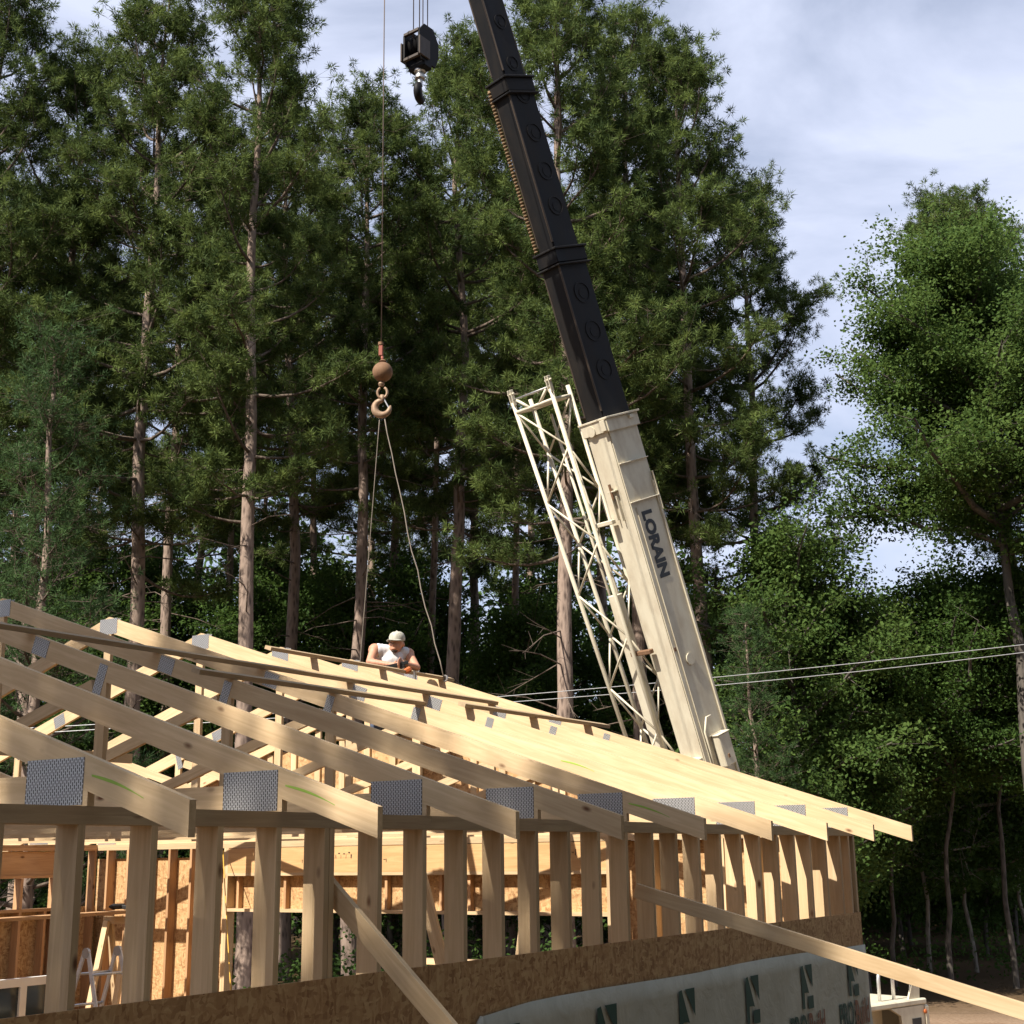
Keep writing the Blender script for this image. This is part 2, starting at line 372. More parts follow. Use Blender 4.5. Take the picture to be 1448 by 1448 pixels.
# house-local axes: x = -n (outwards), y = d, z up
def H(s, q, z, s_=0, q_=0, z_=0): return Vector((-(q - q_), s - s_, z - z_))

fl = link("house_floor", box_me(QW, S1 - S0, 0.25, OSB), None, wallM((S0 + S1) / 2, QW / 2, ZF - .125)); tag(fl, "strand board subfloor deck inside the framed house", "floor", kind="structure")
fd = link("foundation", box_me(QW - .1, S1 - S0 - .1, 1.6, m_paint("concrete", (.35, .34, .32), (.2, .19, .17), .9)), None, wallM((S0 + S1) / 2, QW / 2, ZF - .25 - .8)); tag(fd, "concrete foundation under the framed house", "foundation", kind="structure")

# ------------------------------------------------------------------ long stud wall near the camera
near = empty("stud_wall", W(S0, 0, ZF), HOUSE_R, "long open stud wall with a strand board band and printed house wrap", "wall")
def NW(s, q, z): return H(s, q, z, S0, 0, ZF)
rng = random.Random(4)
board("top_plate", NW(S0, .07, ZP0 + .019), NW(8.885, .07, ZP0 + .019), .038, .14, WOOD_P, near)
board("top_plate", NW(8.887, .07, ZP0 + .019), NW(S1, .07, ZP0 + .019), .038, .14, WOOD_P, near)
board("top_plate", NW(S0, .07, ZP0 + .057), NW(6.5, .07, ZP0 + .057), .0375, .139, WOOD_P, near)
board("top_plate", NW(6.502, .07, ZP0 + .057), NW(S1 - .14, .07, ZP0 + .057), .0375, .139, WOOD_P, near)
board("bottom_plate", NW(S0, .07, ZF + .019), NW(S1, .07, ZF + .019), .038, .139, WOOD, near)
stud_s = [4.013 - .4064 * k for k in range(4, 0, -1)] + [4.013 + .4064 * k for k in range(25)]
for i, s in enumerate(stud_s):
    j = rng.uniform(-.004, .004)
    board("stud", NW(s - .019 + j, .07, ZF + .038), NW(s - .019 + j, .07, ZP0), .138, .038, WOOD, near, (1, 0, 0))
for s in (5.639 - .040, S1 - .145):
    board("stud", NW(s - .019, .07, ZF + .038), NW(s - .019, .07, ZP0), .138, .037, WOOD, near, (1, 0, 0))
for a, b_ in ((S0, 4.02), (4.02, 6.46), (6.46, 8.90), (8.90, 11.34), (11.34, S1 + .012)):
    board("sheathing_panel", NW(a + .003, -.006, -.583 - .61), NW(b_ - .003, -.006, -.583 - .61), 1.219, .011, OSB, near)
    board("sheathing_panel", NW(a + .0015, -.006, -1.806 - .35), NW(b_ - .0015, -.006, -1.806 - .35), .70, .011, OSB, near)
# house wrap: a wavy sheet with a turned-over end
def build_wrap():
    ns, nz = 70, 14; V, Fc = [], []
    for i in range(ns + 1):
        s = 6.93 + (S1 + .035 - 6.93) * i / ns
        zt = -.865 - .006 * math.sin(s * 2.1) - .05 * max(0, (7.5 - s)) - .03 * smooth(12.6, 13.8, s)
        for k in range(nz + 1):
            z = zt + (-2.75 - zt) * k / nz
            off = .026 + .006 * math.sin(s * 3.1 + k * .5) * math.sin(k * .8 + s) + .003 * math.sin(s * 11 + k)
            if s > S1 - .05: off += .03 * smooth(S1 - .05, S1 + .035, s) * (k / nz) * 2
            V.append(NW(s, -off, z))
    for i in range(ns):
        for k in range(nz):
            a = i * (nz + 1) + k; Fc.append((a, a + 1, a + nz + 2, a + nz + 1))
    o = link("house_wrap", mesh("house_wrap", V, Fc, WRAP, True), near)
    md = o.modifiers.new("thick", 'SOLIDIFY'); md.thickness = .0012
    o['label'] = "pale house wrap printed with green logos"
    e, Fe = tube_vf([NW(6.95, -.03, -.90), NW(6.90, -.045, -.96), NW(6.89, -.05, -1.2), NW(6.93, -.045, -2.6)], [.012, .03, .024, .03], 7)
    link("folded_edge", mesh("folded_edge", e, Fe, WRAP, True), o)
    return o
wrap = build_wrap()
def flat(name, poly, s, z, m, parent, sx=1.0, off=.038):
    """a printed shape on the wrap: polygon in (along wall, up) metres"""
    V = [NW(s + x * sx, -off, z + y) for x, y in poly]
    me = mesh(name, V, [tuple(range(len(V)))], m); return link(name, me, parent)
for k in range(-1, 5):
    s = 8.445 + 1.2266 * k + .0
    zc = -1.15
    if s > 7.2:
        flat("logo", [(-.135, .17), (-.085, .18), (.035, -.06), (-.02, -.05), (-.075, -.05), (-.075, -.18), (-.135, -.18)], s, zc, GREENM, wrap)
        flat("logo", [(-.03, .18), (.135, .18), (.135, -.02)], s, zc, GREENM, wrap)
        flat("logo", [(0.0, -.085), (.135, -.085), (.135, -.19), (0.0, -.19)], s, zc, GREENM, wrap)
def text_obj(name, txt, size, m, parent, M, bold=0.0, xs=1.0, align='LEFT'):
    cu = bpy.data.curves.new(name, 'FONT'); cu.body = txt; cu.size = size; cu.offset = bold; cu.resolution_u = 3; cu.align_x = align; cu.extrude = .0006
    t = bpy.data.objects.new(name, cu); COL.objects.link(t); dg = bpy.context.evaluated_depsgraph_get()
    me = bpy.data.meshes.new_from_object(t.evaluated_get(dg)); bpy.data.objects.remove(t); me.materials.clear(); me.materials.append(m)
    me.transform(Matrix.Diagonal((xs, 1, 1, 1)))
    return link(name, me, parent, M)
# the wall's outside: text runs along +d, faces -n
TXT = Matrix(((0, 0, 1), (1, 0, 0), (0, 1, 0)))      # columns in wall coords: x->y(d), y->z, z->x(out)
for k in range(5):
    s = 12.90 - 1.2266 * k
    if s > 7.2:
        for wd, mm_, ds in (("PRO", GREENM, 0), ("Build", BROWNM, .435)):
            text_obj("printed_word", wd, .32, mm_, wrap, Matrix.Translation(NW(s + ds, -.040, -1.60)) @ TXT.to_4x4(), .007, .64)

# ------------------------------------------------------------------ gable end wall (seen from inside)
gab = empty("gable_end_wall", W(S1, 0, ZF), HOUSE_R, "sunlit gable end wall with a wide opening under a long header", "wall")
def GW(s, q, z): return H(s, q, z, S1, 0, ZF)
GS = S1 - .07
board("top_plate", GW(GS, .141, ZP0 + .019), GW(GS, QW - .141, ZP0 + .019), .038, .139, WOOD, gab)
board("top_plate", GW(GS, .002, ZP0 + .057), GW(GS, QW - .002, ZP0 + .057), .0375, .14, WOOD, gab)
Q0, Q1 = 2.77, 8.42
qs = [.145 + .4064 * k for k in range(27)]
for q in qs:
    if q < Q0 - .08 or q > Q1 + .08:
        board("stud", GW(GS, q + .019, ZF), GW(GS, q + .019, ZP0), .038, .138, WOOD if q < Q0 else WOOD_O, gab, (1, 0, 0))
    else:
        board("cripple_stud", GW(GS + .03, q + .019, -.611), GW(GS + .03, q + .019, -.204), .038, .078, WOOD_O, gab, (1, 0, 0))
for q in (Q0 - .058, Q0 - .019, Q1 + .019, Q1 + .058):
    board("jack_stud", GW(GS, q, ZF), GW(GS, q, ZP0), .037, .139, WOOD, gab, (1, 0, 0))
board("header", GW(GS - .047, Q0, -.010), GW(GS - .047, Q1, -.010), .312, .044, LVL, gab)
board("header", GW(GS + .0, Q0, -.010), GW(GS + .0, Q1, -.010), .312, .044, LVL, gab)
board("header_plate", GW(GS, Q0, -.185), GW(GS, Q1, -.185), .036, .139, WOOD, gab)
board("lower_plate", GW(GS, Q0, -.632), GW(GS, Q1, -.632), .038, .139, WOOD, gab)
for k, q in enumerate((7.15, 6.6, 6.05, 5.5, 4.9, 4.35, 3.9, 3.4)):     # faded mill stamps: rows of ink strokes
    for j in range(7):
        hgt = rng.uniform(.035, .08); w_ = rng.uniform(.006, .012)
        x0 = q - j * .04; z0 = -.02 + (.02 if k % 2 else -.03)
        V = [GW(GS - .0715, x0, z0), GW(GS - .0715, x0 - w_, z0), GW(GS - .0715, x0 - w_ - rng.uniform(-.012, .012), z0 + hgt), GW(GS - .0715, x0 - rng.uniform(-.012, .012), z0 + hgt)]
        if j % 2 and k % 3: V = [GW(GS - .0715, x0, z0 + hgt * .8), GW(GS - .0715, x0 - .028, z0 + hgt * .8), GW(GS - .0715, x0 - .028, z0 + hgt), GW(GS - .0715, x0, z0 + hgt)]
        link("mill_stamp", mesh("mill_stamp", V, [(0, 1, 2, 3)], INK), gab)
def gpanel(q0, q1, z0, z1, nm="sheathing_panel"):
    board(nm, GW(S1 + .006, q0 + .001, (z0 + z1) / 2), GW(S1 + .006, q1 - .001, (z0 + z1) / 2), z1 - z0 - .003, .011, OSB, gab)
for q0, q1 in ((0, Q0), (Q1, 9.75), (9.75, QW)):
    gpanel(q0, q1, -1.07, .15 if q0 < 5 else .04); gpanel(q0, q1, -2.29, -1.07)
for q0, q1 in ((Q0, 5.2), (5.2, 7.6), (7.6, Q1)): gpanel(q0, q1, -.65, .15)

# ------------------------------------------------------------------ far long wall
far = empty("rear_stud_wall", W(S0, QW, ZF), HOUSE_R, "shaded rear stud wall with a window opening, beyond the aluminium ladder", "wall")
def FW(s, q, z): return H(s, q, z, S0, QW, ZF)
QF = QW - .07
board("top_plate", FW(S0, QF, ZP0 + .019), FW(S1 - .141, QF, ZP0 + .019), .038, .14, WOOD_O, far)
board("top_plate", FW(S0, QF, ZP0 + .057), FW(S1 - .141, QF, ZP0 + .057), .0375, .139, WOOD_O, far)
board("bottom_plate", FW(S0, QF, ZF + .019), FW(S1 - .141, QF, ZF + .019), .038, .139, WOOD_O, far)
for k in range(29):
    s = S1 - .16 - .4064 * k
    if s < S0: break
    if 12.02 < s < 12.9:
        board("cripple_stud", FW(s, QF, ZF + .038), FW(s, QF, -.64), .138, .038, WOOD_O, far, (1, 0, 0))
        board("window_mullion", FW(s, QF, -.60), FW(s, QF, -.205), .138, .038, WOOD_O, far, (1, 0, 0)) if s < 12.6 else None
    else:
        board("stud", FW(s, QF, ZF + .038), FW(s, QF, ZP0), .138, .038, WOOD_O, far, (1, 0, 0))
for s in (11.96, 12.96): board("jack_stud", FW(s, QF, ZF + .038), FW(s, QF, ZP0), .138, .037, WOOD_O, far, (1, 0, 0))
board("header", FW(11.98, QF, -.010), FW(12.94, QF, -.010), .312, .088, WOOD_O, far)
board("header_plate", FW(11.98, QF, -.185), FW(12.94, QF, -.185), .036, .138, WOOD_O, far)
board("window_sill", FW(11.98, QF, -.62), FW(12.94, QF, -.62), .038, .138, WOOD_O, far)
def fpanel(s0, s1, z0, z1): board("sheathing_panel", FW(s0 + .001, QW + .006, (z0 + z1) / 2), FW(s1 - .001, QW + .006, (z0 + z1) / 2), z1 - z0 - .003, .011, OSB, far)
for a, b_ in ((S0, 4.4), (4.4, 6.84), (6.84, 9.28), (9.28, 11.72)):
    fpanel(a, b_, -1.07, .15); fpanel(a, b_, -2.29, -1.07)
fpanel(11.72, 11.98, -.6, .15); fpanel(12.94, 13.42, -.6, .15); fpanel(11.72, S1, -1.8, -.6); fpanel(11.72, S1, -2.29, -1.8)

# ------------------------------------------------------------------ roof trusses
def roof_z(q): return .437 + min(q, QW - q) / 3.0
TH_ = .038; CV = .1475
def build_truss(label):
    t = empty("roof_truss", W(4.009, 0, ZP1), HOUSE_R, label, "roof truss", "roof trusses set at even spacing across the walls")
    X = lambda q: -q
    Zr = lambda z: z - ZP1
    R = QW / 2
    for sgn in (0, 1):
        m_ = (lambda q: q) if sgn == 0 else (lambda q: QW - q)
        tail = -.601
        spl = 3.42
        d2 = (-1, 1 / 3) if sgn == 0 else (1, 1 / 3)
        for q0, q1 in ((tail, spl), (spl + .002, R - .0005)):
            poly = [(X(m_(q0)), Zr(roof_z(0) + q0 / 3)), (X(m_(q1)), Zr(roof_z(0) + q1 / 3)), (X(m_(q1)), Zr(roof_z(0) + q1 / 3 - CV)), (X(m_(q0)), Zr(roof_z(0) + q0 / 3 - CV))]
            prism("top_chord", poly, 0.019, TH_, WOOD, t, d2)
        # bottom chord half
        poly = [(X(m_(0)), 0.001), (X(m_(0)), Zr(.2890)), (X(m_(.2385)), Zr(.3685)), (X(m_(R - .001)), Zr(.3685)), (X(m_(R - .001)), .001)]
        prism("bottom_chord", poly, 0.019, TH_, WOOD, t)
        # vertical and diagonal webs
        qv = 2.77; zb = .3695; zt = roof_z(qv) - CV
        poly = [(X(m_(qv - .0445)), Zr(zb)), (X(m_(qv + .0445)), Zr(zb)), (X(m_(qv + .0445)), Zr(zt + .0445 / 3)), (X(m_(qv - .0445)), Zr(zt - .0445 / 3))]
        prism("vertical_web", poly, 0.019, TH_ - .001, WOOD, t, (0, 1))
        a = Vector((X(m_(R - .10)), Zr(zb + .05))); b_ = Vector((X(m_(qv + .10)), Zr(roof_z(qv + .06) - CV - .045)))
        dd = (b_ - a).normalized(); nn = Vector((-dd.y, dd.x)) * .0445
        prism("diagonal_web", [tuple(a + nn), tuple(b_ + nn), tuple(b_ - nn), tuple(a - nn)], 0.019, TH_ - .0015, WOOD, t, tuple(dd))
        for side in (-1, 1):
            yy = 0.019 + side * (.019 + .0012); 
            def gus(q, z, w, h, rot=0.0, nm="gusset_plate"):
                a_ = rot if sgn == 0 else -rot
                o = link(nm, box_me(w, .0016, h, PLATE), t, Matrix.Translation((X(m_(q)), yy, Zr(z))) @ Matrix.Rotation(a_, 4, 'Y'))
            gus(.215, .335, .37, .20)
            gus(3.44, roof_z(3.44) - .074, .17, .125, math.atan(1 / 3.0))
            gus(2.79, roof_z(2.79) - .14, .085, .21, math.atan(1 / 3.0))
            gus(2.77, .37, .12, .16)
    board("king_post", (X(R), .019, Zr(.3695)), (X(R), .019, Zr(roof_z(R) - CV - .012)), .089, TH_ - .001, WOOD, t, (1, 0, 0))
    for side in (-1, 1):
        yy = 0.019 + side * (.019 + .0012)
        link("gusset_plate", box_me(.24, .0016, .15, PLATE), t, Matrix.Translation((X(R), yy, Zr(roof_z(R) - .095))))
        link("gusset_plate", box_me(.30, .0016, .16, PLATE), t, Matrix.Translation((X(R), yy, Zr(.375))))
    return t
labels = ["roof truss above the stud wall, farthest from the gable end wall",
          "second roof truss counted from the open end, green marker stroke on its tail",
          "third roof truss counted from the open end of the house", "fourth roof truss counted from the open end of the house",
          "middle roof truss, four trusses on either side of it", "fourth roof truss counted from the gable end",
          "third roof truss counted from the gable end, below the worker's plank", "second roof truss counted from the gable end, just in front of the worker",
          "last roof truss, on the gable wall, with the crane sling tied to it"]
truss0 = build_truss(labels[0]); trusses = [truss0]
for k in range(1, 9):
    c = copy_tree(truss0); c['label'] = labels[k]
    c.matrix_world = Matrix.Translation(W(4.009 + 1.2192 * k - (.04 if k == 8 else 0), 0, ZP1)) @ HOUSE_R.to_4x4()
    trusses.append(c)
# green marker strokes on the tails
for k in (0, 1, 4, 5):
    V = []; q0 = -.02 if k != 5 else 1.25; ww = .32
    n_ = 8
    for i in range(n_ + 1):
        u = i / n_; q = q0 - ww * u; zc = .437 + q / 3 - .075 + .012 * math.sin(u * 3); th = .002 + .005 * math.sin(math.pi * min(1, u + .15)) 
        V += [(-q, -.0016, zc + th - ZP1), (-q, -.0016, zc - th - ZP1)]
    link("marker_stroke", mesh("marker_stroke", V, [(2 * i, 2 * i + 1, 2 * i + 3, 2 * i + 2) for i in range(n_)], CHALK), trusses[k])
# gable truss: studs and a first course of sheathing
gt = trusses[8]
for k in range(1, 26):
    q = .145 + .4064 * k; zt = roof_z(q) - CV - .02
    if zt - .40 > .1:
        board("gable_stud", (-q, .060, .375 - ZP1), (-q, .060, zt - ZP1), .089, .036, WOOD, gt, (1, 0, 0))
for q0, q1 in ((.9, 2.66), (2.66, 5.1), (5.1, 7.54), (7.54, 9.98)):
    top = lambda q: min(1.37, roof_z(q) - .03) - ZP1
    qq = [q0 + .002] + [q for q in (2.9, QW - 2.9) if q0 < q < q1] + [q1 - .002]
    poly = [(-q0 - .002, .004), ] + [(-q, top(q)) for q in qq] + [(-q1 + .002, .004)]
    prism("sheathing_panel", poly, .085, .011, OSB, gt)

# ------------------------------------------------------------------ bracing boards lying on the trusses
def purlin(s0, s1, q, label, w=.089, tilt=0, m=WOOD_P):
    z = roof_z(q) + .0195 + .001
    o = board("bracing_board", W(s0, q, z), W(s1, q + tilt, z + tilt / 3), w, .038, m, None, tuple(NV * 3 + Vector((0, 0, 1))))
    tag(o, label, "board", "flat bracing boards nailed across the truss tops")
purlin(2.6, 12.62, 3.55, "long bracing board nailed flat across most of the trusses")
purlin(7.30, 10.15, 2.74, "short bracing board nailed flat lower down, across the middle trusses")
purlin(11.2, 14.2, 3.02, "bracing board nailed flat that overhangs the gable end truss")
purlin(10.6, 13.95, 5.06, "bracing board just below the ridge, under the worker's arms")
def lateral(s0, s1, q, z, label):
    o = board("lateral_brace", W(s0, q, z), W(s1, q, z), .089, .036, WOOD, None, (0, 0, 1)); tag(o, label, "board", "long braces running between the truss webs")
lateral(3.2, 9.2, 5.541 - .064, .95, "upright brace board on the king posts of the near trusses")
lateral(5.3, 11.5, 8.31 - .064, .62, "upright brace board on the rear web posts")
o = board("lateral_brace", W(3.3, 3.6, .3895), W(10.6, 3.6, .3895), .038, .089, WOOD, None, (0, 0, 1)); tag(o, "flat brace lying on the bottom chords near the web posts", "board", "long braces running between the truss webs")
o = board("lateral_brace", W(6.3, 8.0, .3895), W(13.7, 8.0, .3895), .038, .089, WOOD, None, (0, 0, 1)); tag(o, "flat brace lying on the bottom chords towards the rear wall", "board", "long braces running between the truss webs")

# ------------------------------------------------------------------ diagonal wall braces
def brace(s, q0, z0, q1, z1, label):
    a = W(s, q0, z0); b_ = W(s, q1, z1); o = board("diagonal_brace", a, b_, .14 if False else .10, .038, WOOD, None, (0, 0, 1), .002); tag(o, label, "board")
brace(5.70, .10, -.13, -2.05, -2.00, "steep wooden brace leaning out from a stud, over the strand board")
brace(9.03, .02, -.25, -5.0, -1.60, "long low wooden brace sloping out across the printed house wrap")

# ================================================================== CRANE
ZC = lambda v: Vector((v[0], v[1], v[2] + HC))
E1 = Vector((-1.322, -1.161, 4.601)).normalized()
azv = Vector((E1.x, E1.y, 0)).normalized()
E3 = Vector((-azv.y, azv.x, 0)); E3 = E3 if E3.y < 0 else -E3
E2 = (azv - E1 * azv.dot(E1)).normalized()
CORN = ZC((2.263, 20.732, 3.672))
bB, bD = .47, .70
CEN = CORN - E2 * (bD / 2) - E3 * (bB / 2)
BR = Matrix((E3, E2, E1)).transposed()          # boom-local: x = LORAIN side, y = belly, z = along
crane_loc = Vector((4.05, 22.55, 0))
crane = empty("truck_crane", crane_loc, None, "cream truck crane with black telescopic boom raised behind the house", "crane")
BM = Matrix.Translation(CEN - crane_loc) @ BR.to_4x4()
ty = lambda y: (860 - y) * .01134               # picture row on the boom -> metres along it
def rbox(name, x, y, z0, z1, m, r=.02, parent=None, off=(0, 0), mw=None):
    bm = bmesh.new(); bmesh.ops.create_cube(bm, size=1); bmesh.ops.scale(bm, vec=(x, y, z1 - z0), verts=bm.verts)
    bmesh.ops.translate(bm, vec=(off[0], off[1], (z0 + z1) / 2), verts=bm.verts)
    ed = [e for e in bm.edges if abs((e.verts[0].co - e.verts[1].co).normalized().z) > .9]
    if r: bmesh.ops.bevel(bm, geom=ed, offset=r, segments=2, affect='EDGES')
    me = bpy.data.meshes.new(name); bm.to_mesh(me); bm.free(); me.materials.append(m)
    return link(name, me, parent, mw)
secs = [("boom_base_section", bB, bD, ty(1330), ty(592), CREAM), ("boom_section", .385, .64, ty(620), ty(352), BLACK),
        ("boom_section", .345, .57, ty(380), ty(108), BLACK), ("boom_section", .29, .46, ty(135), 13.2, BLACK)]
sec_o = []
for nm, b_, d_, z0, z1, m_ in secs:
    sec_o.append(rbox(nm, b_, d_, z0, z1, m_, .018, crane, mw=BM))
base, s2, s3, s4 = sec_o
# base section details
def onboom(name, x, y, z, sx, sy, sz, m, parent, ch=.004):
    return link(name, box_me(sx, sy, sz, m, ch), parent, Matrix.Translation((x, y, z)))
zt = ty(592)
hx, hy = bB / 2, bD / 2
onboom("collar_flange", 0, 0, zt + .01, bB + .16, bD + .10, .03, CREAM, base)
for sx in (-1, 1):
    onboom("collar_gusset", sx * (hx + .02), 0, zt - .11, .035, bD + .06, .20, CREAM, base)
onboom("collar_gusset", 0, hy + .02, zt - .10, bB + .10, .03, .20, CREAM, base)
lathe("guide_eye", [(.05, -.01), (.085, -.01), (.085, .012), (.05, .012)], CREAM, base, Matrix.Translation((-.08, hy + .04, zt - .13)) @ Matrix.Rotation(math.pi / 2, 4, 'X'), 18)
onboom("collar_block", hx - .02, hy + .04, zt - .10, .10, .07, .17, CREAM, base)
onboom("collar_lug", hx + .05, -hy * .55, zt - .06, .05, .09, .05, CREAM, base)
for yy in (648, 703, ):
    onboom("stiffener_rib", hx + .02, 0, ty(yy) - .10, .045, bD - .03, .016, CREAM, base)
onboom("edge_flange", hx + .012, -hy + .03, ty(930), .03, .045, ty(690) - ty(1170), CREAM, base)
onboom("edge_flange", hx + .008, hy - .11, ty(960), .016, .012, ty(720) - ty(1200), CREAM, base)
onboom("edge_rail", hx + .028, -hy + .012, ty(705), .03, .02, .62, CREAM, base)
onboom("pin_bracket", .0, hy + .035, ty(690), .17, .07, .02, CREAM, base)
onboom("pin_bracket", -.05, hy + .03, ty(715), .018, .06, .34, CREAM, base)
onboom("pin_bracket", .05, hy + .03, ty(715), .018, .06, .40, CREAM, base)
lathe("locking_pin", [(.022, -.12), (.022, .12)], RUST, base, Matrix.Translation((-.02, hy + .05, ty(690))), 10)
lathe("ring_handle", [(.075, -.008), (.095, -.008), (.095, .008), (.075, .008)], CREAM, base, Matrix.Translation((hx + .012, .02, ty(940))) @ Matrix.Rotation(math.pi / 2, 4, 'Y'), 18)
cb = onboom("junction_box", hx + .085, -.06, ty(1072), .15, .27, .50, CREAM, base, .012)
onboom("box_lid", 0, 0, .258, .17, .30, .016, CREAM, cb)
onboom("box_latch", .078, .02, -.10, .02, .04, .06, RUST, cb)
tube("conduit", [(hx + .03, .2, ty(1120)), (hx + .03, .2, ty(1040)), (hx + .05, .1, ty(1022)), (hx + .06, 0, ty(1022))], .018, CREAM, base)
onboom("rust_patch", hx + .002, hy - .06, ty(920), .006, .05, .06, RUST, base, 0)
# luffing cylinder
onboom("cylinder_bracket", 0, hy + .06, ty(1085), .40, .14, .35, CREAM, base, .02)
tube("lift_cylinder", [(0, hy + .10, ty(1075)), (0, hy + .55, ty(1290))], .10, CREAM, base, 14)
# LORAIN on the +x side, reading down the boom
LT = Matrix(((0, 0, 1), (0, -1, 0), (-1, 0, 0)))     # text x -> down the boom, text y -> away from the belly, normal -> +x
lor = text_obj("lettering", "LORAIN", .31, LETTER, base, Matrix.Translation((hx + .004, .135, ty(727))) @ LT.to_4x4(), .0165, .97)
# telescoping sections: collars, holes, wear strips, hose
def ring(name, r0, r1, x, y, z, m, parent, depth=.012, sy=1.0):
    M = Matrix.Translation((x, y, z)) @ Matrix.Rotation(math.pi / 2, 4, 'Y') @ Matrix.Diagonal((1.0, sy, 1, 1))
    return lathe(name, [(r0, -depth), (r1, -depth), (r1, depth), (r0, depth), (r0, -depth)], m, parent, M, 22)
for sec, (nm, b_, d_, z0, z1, m_), ys_ in ((s2, secs[1], (415, 470, 525)), (s3, secs[2], (130, 185, 240, 290)), (s4, secs[3], (25, 85, -60, -130))):
    for yy in ys_:
        hr_ = d_ * .27
        ring("hole_rim", hr_ * .86, hr_, b_ / 2, -.02, ty(yy), BLACK, sec, .010, 1)
        lathe("hole_cover", [(hr_ * .5, -.004), (hr_ * .5, .004)], BLACK, sec, Matrix.Translation((b_ / 2 + .002, -.03, ty(yy) - .015)) @ Matrix.Rotation(math.pi / 2, 4, 'Y'), 20)
    L_ = z1 - z0 - .5
    onboom("wear_strip", b_ / 2 - .012, d_ / 2 - .006, (z0 + z1) / 2 + .2, .035, .022, L_, WORN, sec, .004)
    onboom("wear_strip", -b_ / 2 + .010, d_ / 2 - .006, (z0 + z1) / 2 + .2, .028, .022, L_, WORN, sec, .004)
for sec, z, b_, d_ in ((s2, ty(352), .385, .64), (s3, ty(108), .345, .57)):
    onboom("collar", 0, 0, z - .10, b_ + .06, d_ + .06, .22, BLACK, sec, .015)
    onboom("collar_lip", 0, 0, z + .02, b_ + .14, d_ + .10, .035, BLACK, sec, .008)
    onboom("collar_lip", 0, 0, z - .24, b_ + .14, d_ + .10, .03, BLACK, sec, .008)
    onboom("sheave_bracket", 0, -d_ / 2 - .10, z - .08, .10, .14, .10, BLACK, sec, .01)
hp = []; hr = []
zz = ty(345)
while zz < ty(112):
    hp += [(-.20, .31, zz), (-.20, .31, zz + .022), (-.20, .31, zz + .027), (-.20, .31, zz + .049)]; hr += [.034, .034, .022, .022]; zz += .054
tube("ribbed_hose", hp, hr, HOSE, s3, 10)
# boom head
onboom("head_plate", -.17, .05, 13.35, .025, .55, .75, BLACK, s4); onboom("head_plate", .17, .05, 13.35, .025, .55, .75, BLACK, s4)
for k, xx in enumerate((-.11, -.04, .03, .10)):
    lathe("sheave", [(.17, -.02), (.20, -.022), (.20, -.01), (.17, 0), (.20, .01), (.20, .022), (.17, .02)], BLACK, s4, Matrix.Translation((xx, .22, 13.4)) @ Matrix.Rotation(math.pi / 2, 4, 'Y'), 20)
tube("auxiliary_arm", [(-.1, .2, 13.5), (-.1, .62, 14.0)], .05, BLACK, s4)
lathe("sheave", [(.15, -.02), (.18, -.022), (.15, 0), (.18, .022)], BLACK, s4, Matrix.Translation((-.1, .62, 14.0)) @ Matrix.Rotation(math.pi / 2, 4, 'Y'), 20)
tube("winch_rope", [(.02, -hy - .16, ty(1330)), (.02, -hy - .22, ty(850)), (.02, -.42, ty(352)), (.0, -.40, ty(100)), (0, -.28, 13.5)], .010, ROPE, crane, 6, BM)

# swing-away lattice jib, folded along the far side of the boom
jib = empty("lattice_jib", (0, 0, 0)); jib.parent = crane; jib.matrix_local = BM; jib['label'] = "cream lattice jib folded along the boom"
ax, bx = -hx - .82, -hx - .12
y1_, y0_ = hy + .20, hy - .20
zt_j, zb_j = ty(565), ty(1230)
zt_j = ty(540)
ch = [(ax, y1_, -.32), (bx, y1_, -.14), (bx, y0_, -.14), (ax, y0_, -.32)]       # x, y at the foot; the lattice widens towards its lugs
def cp(i, z):
    x, y, k = ch[i]; u = (z - ty(1050)) / (ty(560) - ty(1050)); return (x + k * u, y, z)
for i in range(4):
    tube("chord", [cp(i, zb_j), cp(i, zt_j + .12)], .034, CREAM, jib, 10)
nb = 10; dz = (zt_j - .05 - zb_j) / nb
for f in range(4):
    g = (f + 1) % 4
    for i in range(nb):
        za, zb = zb_j + i * dz, zb_j + (i + 1) * dz
        if (i + f) % 2: za, zb = zb, za
        tube("lacing_bar", [cp(f, za), cp(g, zb)], .017, CREAM, jib, 6)
    tube("end_bar", [cp(f, zt_j - .05), cp(g, zt_j - .05)], .03, CREAM, jib, 8)
ax0, bx0 = ax, bx; ax, bx = cp(0, zt_j)[0], cp(1, zt_j)[0]
board("end_plate", ((ax + bx) / 2 - .3, (y0_ + y1_) / 2, zt_j - .05), ((ax + bx) / 2 + .3, (y0_ + y1_) / 2, zt_j - .05), .012, .36, CREAM, jib, (0, 0, 1))
for (x, y) in ((ax, y1_), (bx, y1_)):
    for dx in (-.03, .03): onboom("lug_plate", x + dx, y, zt_j + .20, .018, .07, .26, CREAM, jib)
    tube("lug_pin", [(x - .07, y, zt_j + .26), (x + .07, y, zt_j + .26)], .018, CREAM, jib)
tube("spreader_bar", [(ax, y1_, zt_j + .16), (bx, y1_, zt_j + .16)], .016, STEEL, jib, 6)
for sgn in (1, -1):
    xm = (ax + bx) / 2
    tube("peak_brace", [(xm + sgn * .35, y1_, zt_j + .14), (xm + sgn * .10, y1_, zt_j - .06)], .026, CREAM, jib, 6)
ax, bx = ax0, bx0
onboom("inner_beam", (ax + bx) / 2 + .05, (y0_ + y1_) / 2 - .05, ty(1020), .19, .15, ty(830) - ty(1210), CREAM, jib, .012)
tube("inner_tube", [((ax + bx) / 2 - .08, y0_ + .05, ty(1000)), ((ax + bx) / 2 - .28, y0_ + .05, ty(560))], .024, CREAM, jib, 8)
